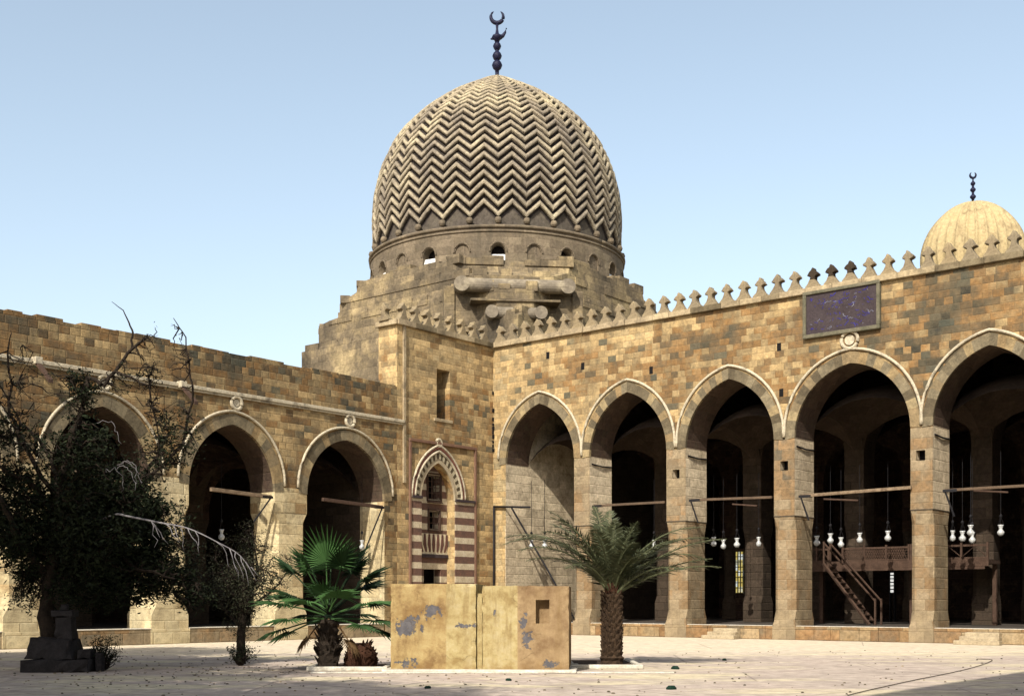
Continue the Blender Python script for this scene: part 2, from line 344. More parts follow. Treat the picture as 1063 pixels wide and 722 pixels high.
def roughen(o, amp=.012, size=.09, chip=.05, seed=0):
    me = o.data; bm = bmesh.new(); bm.from_mesh(me); bmesh.ops.remove_doubles(bm, verts=bm.verts, dist=.0005)
    for _ in range(6):
        L = [e for e in bm.edges if e.calc_length() > size*2]
        if not L: break
        bmesh.ops.subdivide_edges(bm, edges=L, cuts=1, use_grid_fill=True)
    bmesh.ops.triangulate(bm, faces=[f for f in bm.faces if len(f.verts) > 4])
    bm.normal_update()
    sharp = {v.index for v in bm.verts if any(len(e.link_faces) == 2 and e.calc_face_angle(0) > .7 for e in v.link_edges)}
    mv = []
    for v in bm.verts:
        q = v.co*2.2+Vector((seed, 0, 0)); n1 = mnoise.noise(q)+.5*mnoise.noise(q*3.1); d = v.normal*amp*n1
        if v.index in sharp: d -= v.normal*max(0, mnoise.noise(v.co*5.3+Vector((seed, 7, 0)))+.05)*chip
        mv.append((v, d))
    for v, d in mv: v.co += d
    bm.to_mesh(me); bm.free()
    me.polygons.foreach_set('use_smooth', [False]*len(me.polygons))
    return o

def mat_ground():
    m, t, b = newmat('pale_courtyard_paving'); g = N(t); P, X, Y, Z = g.obj()
    n = g.noise(P, .35, 6, .6); n2 = g.noise(P, 3, 6, .7); n3 = g.noise(P, 25, 4, .7)
    c = g.ramp(n, [(.3,(.40,.32,.265)),(.5,(.43,.355,.29)),(.7,(.29,.235,.195))])
    st = g.noise(g.comb(g.m('MULTIPLY', X, .35), g.m('MULTIPLY', Y, 1.0), 0.0), .55, 5, .65)
    c = g.mix(g.ramp(st, [(.50, 0), (.60, .8)]), c, (.56,.48,.31))
    c = g.mix(g.m('MULTIPLY', g.ramp(Y, [(0, 0), (1, 1)]), 0.0), c, c)
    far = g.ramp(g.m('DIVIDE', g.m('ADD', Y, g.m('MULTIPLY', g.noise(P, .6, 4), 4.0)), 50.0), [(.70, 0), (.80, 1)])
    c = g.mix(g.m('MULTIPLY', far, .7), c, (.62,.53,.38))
    c = g.mix(1.0, c, g.ramp(n2, [(.3, .62), (.7, 1.22)]), 'MULTIPLY')
    c = g.mix(1.0, c, g.ramp(n3, [(.3, .88), (.7, 1.1)]), 'MULTIPLY')
    # big worn slabs
    sp = g.n('ShaderNodeVectorRotate'); sp.inputs['Angle'].default_value = TH_R; g.put(sp.inputs[0], P); sp.rotation_type = 'Z_AXIS'
    s2 = g.n('ShaderNodeSeparateXYZ'); g.put(s2.inputs[0], sp.outputs[0])
    def joint(v, w_, wd):
        f = g.m('FRACT', g.m('DIVIDE', v, w_)); return g.m('MULTIPLY', g.m('MINIMUM', f, g.m('SUBTRACT', 1.0, f)), w_)
    e = g.m('MINIMUM', joint(s2.outputs[0], 1.1, 0), joint(s2.outputs[1], .9, 0))
    e = g.m('ADD', e, g.m('MULTIPLY', g.m('SUBTRACT', n2, .5), .05))
    jm = g.ramp(e, [(0, 1), (.025, 0)])
    c = g.mix(g.m('MULTIPLY', jm, .55), c, (.18,.15,.12))
    vo = g.n('ShaderNodeTexVoronoi', feature='DISTANCE_TO_EDGE'); vo.inputs['Scale'].default_value = .22; dv = g.n('ShaderNodeVectorMath', operation='ADD'); g.put(dv.inputs[0], P); nn = g.n('ShaderNodeTexNoise'); nn.inputs['Scale'].default_value = 1.5; nn.inputs['Detail'].default_value = 5; g.put(dv.inputs[1], nn.outputs['Color']); g.put(vo.inputs['Vector'], dv.outputs[0])
    c = g.mix(g.ramp(vo.outputs['Distance'], [(0, .6), (.006, 0)]), c, (.10,.08,.07))
    g.put(b.inputs['Base Color'], c); b.inputs['Roughness'].default_value = .85; b.inputs['Specular IOR Level'].default_value = .2
    g.bump(b, g.m('SUBTRACT', n3, jm), .4, .015)
    return m
M_GROUND = mat_ground()
M_FLOOR = rock('darkened_gallery_floor', (.05,.043,.036), (.085,.072,.06), 1.2)  # floor colour darkened to hold down bounced light in the halls

def mat_glass():
    m, t, b = newmat('milky_lamp_glass')
    b.inputs['Base Color'].default_value = (.48,.49,.48,1); b.inputs['Roughness'].default_value = .12
    b.inputs['Transmission Weight'].default_value = .25; b.inputs['Subsurface Weight'].default_value = 0
    return m
M_GLASS = mat_glass()
def mat_litwin():
    m, t, b = newmat('glowing_coloured_window_glass'); g = N(t); P, X, Y, Z = g.obj()
    f = g.m('FRACT', g.m('MULTIPLY', Z, 3.5)); wn = g.n('ShaderNodeTexWhiteNoise', noise_dimensions='2D')
    g.put(wn.inputs['Vector'], g.comb(g.m('FLOOR', g.m('MULTIPLY', X, 7.0)), g.m('FLOOR', g.m('MULTIPLY', Z, 3.5)), 0.0))
    c = g.ramp(wn.outputs[0], [(0,(.55,.42,.10)),(.5,(.6,.5,.16)),(.8,(.7,.75,.72)),(1,(.3,.28,.12))])
    g.put(b.inputs['Base Color'], c); g.put(b.inputs['Emission Color'], c); b.inputs['Emission Strength'].default_value = .55  # glow set in the glass in place of daylight behind it
    return m
M_WIN = mat_litwin()
def mat_dayglow():
    m, t, b = newmat('dayglow_pane'); b.inputs['Base Color'].default_value = (.8,.8,.75,1)
    b.inputs['Emission Color'].default_value = (.9,.9,.85,1); b.inputs['Emission Strength'].default_value = .5  # emission stands in for daylight; the pane is no lamp
    return m
M_DAY = mat_dayglow()

# ------------------------------------------------------------ wall with arches
def arch_fn(xc, w_, zs, rise):
    r = (rise*rise+w_*w_)/(2*w_)
    def f(x):
        d = abs(x-xc); d = min(d, w_)
        return zs+math.sqrt(max(0, r*r-(r-w_+d)**2))
    return f
def wall(mb, x0, x1, z0, z1, y0, y1, holes=(), M=None, ends=True, seg=18, jamb=None, soff=None):
    """holes: (xa, xb, zbottom, kind, a, b): rect -> a = ztop ; arch -> a = spring, b = rise"""
    xs = {x0, x1}
    H = []
    for h in holes:
        xa, xb, zb, kind = h[:4]; xs |= {xa, xb}
        if kind == 'arch':
            f = arch_fn((xa+xb)/2, (xb-xa)/2, h[4], h[5])
            for i in range(1, seg*2):
                th = i/(seg*2); xs.add(xa+(xb-xa)*(.5-.5*math.cos(math.pi*th)))
            xs.add((xa+xb)/2)
        else: f = (lambda zt: (lambda x: zt))(h[4])
        H.append((xa, xb, zb, f))
    xs = sorted(xs)
    T = (lambda p: M @ Vector(p)) if M else (lambda p: p)
    for a, b in zip(xs[:-1], xs[1:]):
        if b-a < 1e-6: continue
        mid = (a+b)/2; cuts = sorted([h for h in H if h[0] < mid < h[1]], key=lambda h: h[2])
        za = zb_ = z0
        segs = []
        for (ha, hb, hz, f) in cuts:
            if hz > z0+1e-6:
                segs.append((za, zb_, hz, hz)); mb.quad([T(p) for p in ((a,y0,hz),(b,y0,hz),(b,y1,hz),(a,y1,hz))])
            (soff or mb).quad([T(p) for p in ((a,y0,f(a)),(a,y1,f(a)),(b,y1,f(b)),(b,y0,f(b)))])
            za, zb_ = f(a), f(b)
        if not cuts or cuts[0][2] > z0+1e-6: mb.quad([T(p) for p in ((a,y0,z0),(a,y1,z0),(b,y1,z0),(b,y0,z0))])
        segs.append((za, zb_, z1, z1))
        for (pa, pb, qa, qb) in segs:
            mb.quad([T(p) for p in ((a,y0,pa),(b,y0,pb),(b,y0,qb),(a,y0,qa))])
            mb.quad([T(p) for p in ((a,y1,pa),(a,y1,qa),(b,y1,qb),(b,y1,pb))])
        mb.quad([T(p) for p in ((a,y0,z1),(b,y0,z1),(b,y1,z1),(a,y1,z1))])
    for (ha, hb, hz, f) in H:
        J = jamb or mb
        J.quad([T(p) for p in ((ha,y0,hz),(ha,y0,f(ha)),(ha,y1,f(ha)),(ha,y1,hz))])
        J.quad([T(p) for p in ((hb,y0,hz),(hb,y1,hz),(hb,y1,f(hb)),(hb,y0,f(hb)))])
    if ends:
        for x in (x0, x1): mb.quad([T(p) for p in ((x,y0,z0),(x,y1,z0),(x,y1,z1),(x,y0,z1))])
def arc_pts(xc, w_, zs, rise, n=28):
    f = arch_fn(xc, w_, zs, rise); out = []
    for i in range(n+1):
        x = xc-w_*math.cos(math.pi*i/n); out.append((x, f(x)))
    return out
def ring_mesh(xc, wi, zsi, ri, wo_, zso, ro, y0, y1, nb=22, gap=.012):
    mb = MB(); A = arc_pts(xc, wi, zsi, ri, nb*2); B = arc_pts(xc, wo_, zso, ro, nb*2)
    for k in range(nb):
        i = 2*k; r = random.random(); jut = random.uniform(0, .012)
        pa = [A[i], A[i+1], A[i+2]]; pb = [B[i], B[i+1], B[i+2]]
        rings = []
        for (p, q) in zip(pa, pb):
            dx = q[0]-p[0]; dz = q[1]-p[1]
            rings.append([(p[0], y0-jut, p[1]), (q[0], y0-jut, q[1]), (q[0], y1, q[1]), (p[0], y1, p[1])])
        mb.loft(rings, True, r)
    return mb
def roll_along(pts2, rad, y, seg=8):
    mb = MB(); mb.tube([(x, y, z) for x, z in pts2], rad, seg); return mb
def pier_mesh(w_, d, z0, zt, ch=.24, zb=None, top=.5, y0=0):
    def sec(z, c, gx=0):
        a, b = w_/2+gx, d/2+gx; c = max(c, .012); cy = d/2+y0
        return [(-a+c, cy-b, z), (a-c, cy-b, z), (a, cy-b+c, z), (a, cy+b-c, z), (a-c, cy+b, z), (-a+c, cy+b, z), (-a, cy+b-c, z), (-a, cy-b+c, z)]
    mb = MB(); zb = zb if zb is not None else z0+.45
    mb.loft([sec(z0, .01), sec(zb, .01), sec(zb+.35, ch), sec(zt-top, ch), sec(zt, .01)])
    return mb
MERLON = [(-.31,0),(-.305,.07),(-.19,.19),(-.115,.33),(-.085,.44),(-.13,.47),(-.235,.50),(-.215,.56),(-.15,.64),(-.08,.70),(-.045,.77),(0,.81),(.045,.77),(.08,.70),(.15,.64),(.215,.56),(.235,.50),(.13,.47),(.085,.44),(.115,.33),(.19,.19),(.305,.07),(.31,0)]
def merlon_obj(parent, x, y0, z, rz=0, r=None, s=1.0):
    mb = MB(); j = lambda: random.uniform(-.022, .022)
    poly = [(px*random.uniform(.93, 1.04)+(j() if 1 < i < 21 else 0), pz*s*random.uniform(.985, 1.01)) for i, (px, pz) in enumerate(MERLON)]
    if r is None: r = random.choice([.3, .5, .8, 1, .25, .6, .9, .7])
    # two-tone: knob may be blacker than its foot
    if r < .1:
        mb.prism(poly[:4]+poly[-4:], 0, .3, .7); mb.prism(poly[3:-3], .001, .299, .02)
    else: mb.prism(poly, 0, .3, r)
    o = mb.build('merlon', M_MERL, parent, bevel=.025)
    o.location = (x, y0, z); o.rotation_euler = (0, random.uniform(-.03, .03), rz+random.uniform(-.04, .04))
    return o

# ================================================================ ground
def sheet(name, x0, x1, y0, y1, z, mat, nx=1, ny=1, M=None):
    mb = MB()
    for i in range(nx):
        for j in range(ny):
            a, b = x0+(x1-x0)*i/nx, x0+(x1-x0)*(i+1)/nx; c, d = y0+(y1-y0)*j/ny, y0+(y1-y0)*(j+1)/ny
            mb.quad([(a,c,z),(b,c,z),(b,d,z),(a,d,z)])
    return mb.build(name, mat, fix=False)
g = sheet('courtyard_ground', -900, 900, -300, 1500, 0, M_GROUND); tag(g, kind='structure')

FL = .55                                       # gallery floor height
# ================================================================ right wing
right = thing('arcade_wall', CO, TH_R, 'tall sunlit stone arcade wall on the right with pointed arches and a cresting of stone finials', 'arcade')
RB = [(.78,4.81),(5.67,9.72),(10.67,14.78),(15.68,20.37),(21.21,25.3),(26.2,30.2),(31.1,34.0)]
ZT = 13.65; DEP = 1.75; ZP = 4.95
holes = [(a, b, ZP, 'arch', 8.05, 2.68) for a, b in RB]
holes += [(x-.17, x+.17, 6.77, 'rect', 7.15) for x in (10.2, 15.23, 20.76)]
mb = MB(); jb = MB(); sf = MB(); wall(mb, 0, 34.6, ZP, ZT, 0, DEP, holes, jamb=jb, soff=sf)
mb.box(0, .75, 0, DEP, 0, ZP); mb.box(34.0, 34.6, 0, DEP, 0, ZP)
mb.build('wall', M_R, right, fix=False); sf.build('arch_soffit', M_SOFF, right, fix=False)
jb.box(.75, .78, .002, DEP, FL, ZP)
jb.build('arch_jamb', M_RENDERED, right, fix=False)
for x in (10.2, 15.23, 20.76):                  # putlog hole backs
    q = MB(); q.box(x-.169, x+.169, .35, .40, 6.771, 7.149); q.build('putlog_hole', M_BLACK, right)
for (a, b), (c, d) in zip(RB[:-1], RB[1:]):
    wd = c-b
    p = pier_mesh(wd, DEP, FL, ZP, .16, FL+.25).build('pier', M_P, right, loc=((b+c)/2, 0, 0))
    q = MB(); q.box(b+.003, c-.003, -.010, .05, ZP+.004, 8.0)
    if round((b+c)/2, 1) in (10.2, 15.2, 20.8):
        q = MB(); xm = {10.2: 10.2, 15.2: 15.23, 20.8: 20.76}[round((b+c)/2, 1)]
        wall(q, b+.003, c-.003, ZP+.004, 8.0, -.010, .05, [(xm-.17, xm+.17, 6.77, 'rect', 7.15)])
    q.build('upper_pier_face', M_P, right)
    q = MB(); q.box(-wd/2-.05, wd/2+.05, -.07, DEP*.5, 0, FL-.004); q.loft([[(-wd/2-.05,-.07,FL-.004),(wd/2+.05,-.07,FL-.004),(wd/2+.05,.3,FL-.004),(-wd/2-.05,.3,FL-.004)],[(-wd/2+.05,-.004,FL+.3),(wd/2-.05,-.004,FL+.3),(wd/2-.05,.1,FL+.3),(-wd/2+.05,.1,FL+.3)]])
    q.build('pier_base', M_P, p, bevel=.015)
    q = MB(); q.box(-wd/2-.018, wd/2+.018, -.026, DEP+.018, ZP-.02, ZP+.012); q.build('impost_line', M_BRN, p)
for i, (a, b) in enumerate(RB):
    xc = (a+b)/2; hw = (b-a)/2
    ring_mesh(xc, hw-.002, 8.05, 2.68, hw+.40, 8.0, 3.18, -.025, .1, 24).build('arch_ring', M_RING, right)
    pts = arc_pts(xc, hw+.43, 8.30, 2.98, 36)
    if i < 6: pts += [(b+.45, 8.1)]
    if i > 0: pts = [(a-.43, 8.1)] + pts
    mo = MB(); mo.tube([(x, -.045, z) for x, z in pts], .058, 8); mo.build('arch_moulding', M_MOULD, right, smooth=True)
# roundel over the fourth arch
def roundel(parent, x, z, r):
    q = MB(); n = 24
    q.tube([(x+r*math.cos(2*math.pi*k/n), -.05, z+r*math.sin(2*math.pi*k/n)) for k in range(n+1)], .07, 8)
    q.loft([[(x+r*.6*math.cos(2*math.pi*k/n), y, z+r*.6*math.sin(2*math.pi*k/n)) for k in range(n)] for y in (.02, -.05)])
    q.build('roundel', M_MOULD, parent, smooth=False)
roundel(right, 18.0, 11.62, .33)
# cornice + finials
q = MB(); xx = 0
while xx < 34.6:
    L = random.uniform(.7, 1.5); x2 = min(34.6, xx+L); jy = random.uniform(-.02, .02)
    q.box(xx+.01, x2-.004, -.16+jy, .45, ZT+.003, ZT+.24+random.uniform(-.012, .012), random.random()); xx = x2
q.build('cornice', M_CORN, right, bevel=.02)
n = 45
for i in range(n):
    x = .38+i*.765
    merlon_obj(right, x, -.05, ZT+.235, r=.02 if i in (21, 22, 23) else None)
# dark inscription panel
X0, X1, Z0, Z1 = 16.1, 19.25, 11.88, 13.72
pf = MB()
for (a, b, c, d) in ((X0, X1, Z0, Z0+.15), (X0, X1, Z1-.13, Z1)): pf.box(a, b, -.19, .0, c, d)
for (a, b) in ((X0, X0+.14), (X1-.14, X1)): pf.box(a, b, -.185, .0, Z0+.15, Z1-.13)
frm = pf.build('panel_frame', rock('dark_frame_stone', (.10,.095,.06), (.17,.15,.10), 3), right, bevel=.02)
pl = MB(); pl.box(X0+.14, X1-.14, -.12, 0, Z0+.15, Z1-.13); pan = pl.build('inscription_panel', M_MARBLE_DARK, right)
tag(pan, 'dark purple marble inscription panel with blue inlay')
bl = MB(); wl = MB()
def stroke(mbx, x, z, s, rr):
    n = rr.randint(3, 6); p = [(x, z)]
    for _ in range(n): p.append((p[-1][0]+rr.uniform(-.03, .09)*s, p[-1][1]+rr.uniform(-.07, .07)*s))
    mbx.tube([(a, -.123, b) for a, b in p], .013*s, 4)
rr = random.Random(5)
for row in range(6):                            # six lines of joined script
    zc = Z0+.33+row*.235
    x = X0+.30
    if row in (2, 3): x += .5
    while x < X1-.42:
        edge = x > X1-.75 or x < X0+.5 or row in (0, 5)
        if rr.random() < (.8 if edge else .35): stroke(bl if rr.random() < (.8 if edge else .3) else wl, x, zc+rr.uniform(-.04, .04), rr.choice([.4, .6, 1.0]), rr)
        if rr.random() < .25: stroke(bl, x, zc+.06, .7, rr)
        x += rr.uniform(.06, .16)
bl.build('blue_script', M_BLUE, pan); wl.build('pale_script', M_LETTER, pan)
# black plates flush on the wall, painted shade for small sockets
for (x, z) in ((5.29,12.16),(8.94,11.54),(15.0,11.75),(15.1,9.9),(3.3,12.9)):
    q = MB(); q.box(x-.09, x+.09, -.006, .05, z-.16, z+.16); q.build('socket_shade', M_BLACK, right)
# tie beams with iron brackets
def tie(parent, xa, xb, z, za, zb_, mat=M_DARKBEAM, y=-.12, strut=(.35, .95), side=-1, rad=.05):
    q = MB(); q.box(0, 1, -.05, .05, -.05, .05)
    d = Vector((xb-xa, 0, zb_-za)); ln = d.length; ang = -math.atan2(d.z, d.x)
    M = Matrix.Translation((xa, y, za)) @ Matrix.Rotation(ang, 4, 'Y') @ Matrix.Diagonal((ln, rad/.05, rad/.05, 1))
    o = q.build('tie_beam', mat, parent, M=M, bevel=.012)
    s0 = (xa, y-.02, za-.02) if side < 0 else (xb, y-.02, zb_-.02)
    st = MB(); st.tube([s0, (s0[0]-side*strut[0], y-.02, s0[2]-strut[1])], .035, 5)
    st.box(s0[0]-(.06 if side < 0 else .45), s0[0]+(.45 if side < 0 else .06), y-.07, y+.05, s0[2]-.05, s0[2]+.05)
    st.build('iron_bracket', M_IRON, o)
tie(right, 11.0, 14.75, 0, 5.80, 5.72, M_DARKBEAM)
tie(right, 16.0, 20.45, 0, 5.70, 5.78, M_BEAM, rad=.06)
tie(right, 21.7, 25.3, 0, 5.60, 5.60, M_DARKBEAM)
tie(right, 6.0, 9.7, 0, 5.8, 5.78, M_DARKBEAM)
for (xa, xb) in ((16.0, 17.3), (11.9, 12.9), (21.9, 23.0)):
    q = MB(); q.tube([(xa+.5, .9, 5.62), (xb+.6, 1.0, 5.50)], .035, 6); q.build('short_beam', M_WOOD, right)
# black pipe frame on the first bay
q = MB(); q.tube([(.14,-.12,0.0),(.14,-.12,6.05)], .05, 6); q.tube([(.12,-.12,6.05),(2.35,-.12,5.92)], .05, 6); q.tube([(1.25,-.13,5.93),(3.3,-.13,3.1),(4.9,-.13,.75)], .045, 6)
q.build('pipe_frame', M_IRON, right, smooth=True)
q = MB()                                        # cracked downpipe channel in the corner
for z in [8.7+.21*k for k in range(14)]:
    if random.random() < .8: q.box(-.02, .07+random.uniform(-.02,.03), -.09, -.003, z, z+random.uniform(.08, .19))
q.build('broken_downpipe', M_BLACK, right)
# iron rods in the reveals
for (a, b) in RB[1:6]:
    q = MB(); q.tube([(a+.02, .15, 7.72), (a+.06, .9, 7.66), (a+.02, DEP-.05, 7.70)], .035, 5); q.build('tie_rod', M_IRON, right)

# platform in front of the gallery (one raised floor)
mb = MB(); mb.box(-1.6, 34.6, .03, 21.6, 0.0, FL-.01); pf = mb.build('gallery_floor', M_FLOOR); pf.location = CO; pf.rotation_euler = (0,0,TH_R); tag(pf, kind='structure')
q = MB(); xx = .8
front_face = thing('platform_edge', CO, TH_R, 'low orange and tan stone edge of the raised gallery floor along the right arcade', 'platform edge')
for (a, b) in [(.0+.05, 5.24-.5)] + [((RB[i][0]+.02), (RB[i][1]-.02)) for i in range(1, 7)]:
    xx = a
    while xx < b-.02:
        x2 = min(b, xx+random.uniform(.7, 1.6)); 
        if b-x2 < .3: x2 = b
        q = MB(); q.box(xx+.006, x2-.006, -.03+random.uniform(-.01, .01), .029, 0, FL-.004, random.random()); xx = x2
        q.build('facing_stone', M_PLAT, front_face, bevel=.012)
q = MB(); q.box(.05, 34.5, .031, .5, FL-.009, FL+.012); q.build('edge_slab', M_KERB, front_face, bevel=.01)
def steps(x0, x1, lab):
    s = thing('stone_steps', CO, TH_R, lab, 'steps')
    for k, (dy, h) in enumerate(((-1.0, .15), (-.68, .29), (-.36, .43))):
        q = MB(); q.box(x0+.10*k, x1-.10*k, dy, dy+.34 if k < 2 else -.045, 0, h); q.build('step', M_STEP, s, bevel=.02)
steps(12.0, 13.5, 'small block of pale stone steps under the third arch of the right arcade')
steps(22.3, 23.9, 'small block of pale stone steps near the right end of the right arcade')

# ---------------- inside the right wing
def inner_row(parent, ys, bays, zs, rise, zt, th, zp, x0, x1, mat=M_IN, pmat=M_INP):
    mb = MB(); wall(mb, x0, x1, zp, zt, ys, ys+th, [(a, b, zp, 'arch', zs, rise) for a, b in bays], ends=False)
    mb.build('inner_arcade_wall', mat, parent)
    for (a, b), (c, d) in zip(bays[:-1], bays[1:]):
        wd = c-b; pier_mesh(wd, th, FL, zp, .2, FL+.9).build('inner_pier', pmat, parent, loc=((b+c)/2, ys, 0))
def transverse(parent, x, th, y0, y1, zs, rise, zt, mat=M_INP):
    M = Matrix.Translation((x+th/2, 0, 0)) @ Matrix.Rotation(math.pi/2, 4, 'Z')
    mb = MB(); wall(mb, y0+.003, y1-.003, ZP, zt, 0, th, [(y0+.003, y1-.003, ZP, 'arch', zs, rise)], M=M, ends=False)
    return mb.build('transverse_arch', mat, parent)
def vault(parent, cells, zb, mat, ext=.1):
    mb = MB(); n = 8
    for (x0, x1, y0, y1) in cells:
        cx, cy = (x0+x1)/2, (y0+y1)/2; a, b = (x1-x0)/2, (y1-y0)/2; R2 = a*a+b*b+4.0
        z = lambda x, y: zb+math.sqrt(max(0, R2-(x-cx)**2-(y-cy)**2))-2.0
        for i in range(n):
            for j in range(n):
                xa, xb = x0+(x1-x0)*i/n, x0+(x1-x0)*(i+1)/n; ya, yb = y0+(y1-y0)*j/n, y0+(y1-y0)*(j+1)/n
                mb.quad([(xa,ya,z(xa,ya)),(xa,yb,z(xa,yb)),(xb,yb,z(xb,yb)),(xb,ya,z(xb,ya))])
    return mb.build('vault', mat, parent, fix=False, smooth=False)
inR = thing('gallery_interior', CO, TH_R, 'dark vaulted hall with rows of brown stone piers seen through the right arcade', 'gallery interior')
D2 = 6.8
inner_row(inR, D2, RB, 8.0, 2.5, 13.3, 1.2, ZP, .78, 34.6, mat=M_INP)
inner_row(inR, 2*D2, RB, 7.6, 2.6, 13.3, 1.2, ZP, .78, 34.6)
pcs = [(b+c)/2 for (a, b), (c, d) in zip(RB[:-1], RB[1:])]
for x in pcs: 
    transverse(inR, x, .85, DEP, D2, 7.9, 2.7, 13.3)
    transverse(inR, x, .8, D2+1.2, 2*D2, 7.9, 2.7, 13.3, M_IN)
ed = [.78]+pcs+[34.6]
cells = [(ed[i], ed[i+1], y0, y1) for i in range(7) for (y0, y1) in ((D2+1.2, 2*D2), (2*D2+1.2, 20.4))]
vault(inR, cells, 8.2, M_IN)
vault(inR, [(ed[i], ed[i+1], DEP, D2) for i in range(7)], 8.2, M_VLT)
q = MB(); q.box(.0, 34.6, DEP+.002, 21.4, 13.31, 13.55); q.build('roof', M_MAU, inR)
q = MB(); q.box(.0, 34.6, 20.4, 21.4, 0, 13.3); q.build('back_wall', M_IN, inR)
q = MB(); q.box(34.0, 34.6, DEP+.003, 20.4, FL, 13.3); q.build('side_wall', M_IN, inR)
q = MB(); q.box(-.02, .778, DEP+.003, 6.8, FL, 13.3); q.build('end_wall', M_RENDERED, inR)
q = MB(); q.box(-.02, .770, 6.803, 20.4, FL, 13.3); q.build('end_wall', M_INP, inR)  # same end wall continued in a darker copy for shade deeper in

# self-glowing window panes standing deep in the hall
gw = thing('lattice_window', CO+RI*12.6, TH_R, 'small bright yellow and white lattice window deep in the dark hall beside a pier', 'window')
gx = 6.4
q = MB(); q.box(gx-.22, gx+.22, 0, .05, 1.95, 4.15); pn = q.build('window_glass', M_WIN, gw)
q = MB()
for k in range(9): q.box(gx-.25, gx+.25, -.06, -.02, 1.93+k*.275, 1.97+k*.275)
for k in range(4): q.box(gx-.25+k*.155, gx-.215+k*.155, -.065, -.015, 1.93, 4.17)
q.build('lattice', M_IRON, gw)
q = MB(); q.box(gx-.27, gx+.27, .051, .2, .56, 4.3); q.build('window_pier', M_IN, gw)
sw = thing('slit_window', CO+RI*12.4, TH_R, 'tiny white gleaming slit window below the wooden platform in the dark hall', 'window')
q = MB(); q.box(14.66, 14.84, 0, .05, 1.95, 2.9); q.build('window_glass', M_DAY, sw)
q = MB(); 
for k in range(5): q.box(14.64, 14.86, -.03, -.003, 2.08+k*.17, 2.13+k*.17)
q.box(14.62,14.66,-.05,.2,.56,3.0); q.box(14.84,14.88,-.05,.2,.56,3.0)
q.build('window_frame', M_IRON, sw)

# ---------------- wooden tribune with stair (dikka)
dk = thing('wooden_tribune', CO+RI*5.0, TH_R, 'brown wooden raised tribune with lattice railing and ladder stair inside the right arcade', 'tribune')
ZD = 3.05
q = MB(); q.box(13.75, 21.6, 0, 1.6, ZD, ZD+.16); q.box(13.7, 21.65, -.06, -.002, ZD-.10, ZD+.2); q.build('deck', M_WOOD, dk)
for x in (13.9, 18.0, 21.45):
    for y in (1.4,): 
        q = MB(); q.box(x-.08, x+.08, y-.08, y+.08, FL, ZD); q.build('post', M_WOOD, dk)
def railing(x0, x1, lattice):
    q = MB(); q.box(x0, x1, -.03, .03, ZD+.70, ZD+.78); q.box(x0, x1, -.03, .03, ZD+.21, ZD+.27)
    nn = max(2, int((x1-x0)/.9))
    for k in range(nn+1):
        x = x0+(x1-x0)*k/nn; q.box(x-.04, x+.04, -.045, .045, ZD+.2, ZD+.86)
    if lattice:
        x = x0
        while x < x1-.2:
            for s in (0, 1):
                a = (x, ZD+.27) if s == 0 else (x+.2, ZD+.27); b = (x+.2, ZD+.70) if s == 0 else (x, ZD+.70)
                q.tube([(a[0], 0, a[1]), (b[0], 0, b[1])], .016, 4)
            x += .1
        for zz in (ZD+.38, ZD+.49, ZD+.60): q.box(x0, x1, -.012, .012, zz, zz+.02)
    else:
        for k in range(nn):
            a = x0+(x1-x0)*k/nn; b = x0+(x1-x0)*(k+1)/nn
            q.tube([(a, 0, ZD+.27), ((a+b)/2, 0, ZD+.70), (b, 0, ZD+.27)], .02, 4)
    q.build('railing', M_WOOD, dk)
railing(13.75, 14.85, False); railing(15.5, 18.4, True); railing(18.5, 21.6, False)
q = MB()                                        # brackets hanging under the deck
q.box(13.9, 21.5, -.05, .0, ZD-.22, ZD-.102)
q.build('fascia_board', M_WOOD, dk)
st = MB(); a = Vector((14.95, -.5, ZD+.1)); b = Vector((17.0, -.5, FL))
for y in (-.75, -.1):
    st.tube([(a.x, y, a.z), (b.x, y, b.z)], .07, 4)
st.build('stair_stringer', M_WOOD, dk)
for k in range(11):
    t_ = (k+.6)/11.4; p = a.lerp(b, t_); q = MB(); q.box(p.x-.12, p.x+.12, -.72, -.12, p.z-.02, p.z+.02); q.build('stair_tread', M_WOOD, dk)
hr = MB()
for y in (-.75, -.1):
    hr.tube([(a.x+.05, y, a.z+.85), (b.x+.25, y, b.z+1.0)], .04, 5)
    hr.tube([(b.x+.25, y, FL), (b.x+.25, y, FL+1.1)], .045, 5); hr.tube([(a.x+.02, y, a.z), (a.x+.02, y, a.z+.95)], .045, 5)
hr.build('stair_handrail', M_WOOD, dk)

# ================================================================ left wing
LB = [(-40.1,-36.1),(-34.4,-30.3),(-28.65,-24.6),(-22.95,-19.05),(-17.45,-13.41),(-11.75,-7.35)]
left = thing('low_arcade_wall', CO, TH_L, 'lower brown stone arcade wall on the left with a straight string course behind the trees', 'arcade')
LT = 10.92; LP = 5.05; LD = 1.5
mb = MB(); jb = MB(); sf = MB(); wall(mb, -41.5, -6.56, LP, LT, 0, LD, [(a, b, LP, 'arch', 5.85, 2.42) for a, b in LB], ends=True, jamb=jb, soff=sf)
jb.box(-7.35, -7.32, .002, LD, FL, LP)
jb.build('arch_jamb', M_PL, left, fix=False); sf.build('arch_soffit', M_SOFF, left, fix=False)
mb.box(-7.32, -6.56, 0, LD, 0, LP); mb.box(-41.5, -40.1, 0, LD, 0, LP)
mb.build('wall', M_L, left, fix=False)
q = MB(); xx = -41.5                             # worn coping stones
while xx < -6.6:
    x2 = min(-6.58, xx+random.uniform(.4, 1.1)); q.box(xx, x2-.01, .0+random.uniform(0, .06), .7, LT+.002, LT+random.uniform(.02, .12), random.random()); xx = x2
q.build('coping', M_L, left, bevel=.02)
q = MB(); q.box(-41.5, -6.2, -.13, -.003, 9.36, 9.50); q.box(-41.5, -6.2, -.07, -.003, 9.28, 9.357); q.build('string_course', M_MOULD, left, bevel=.02)
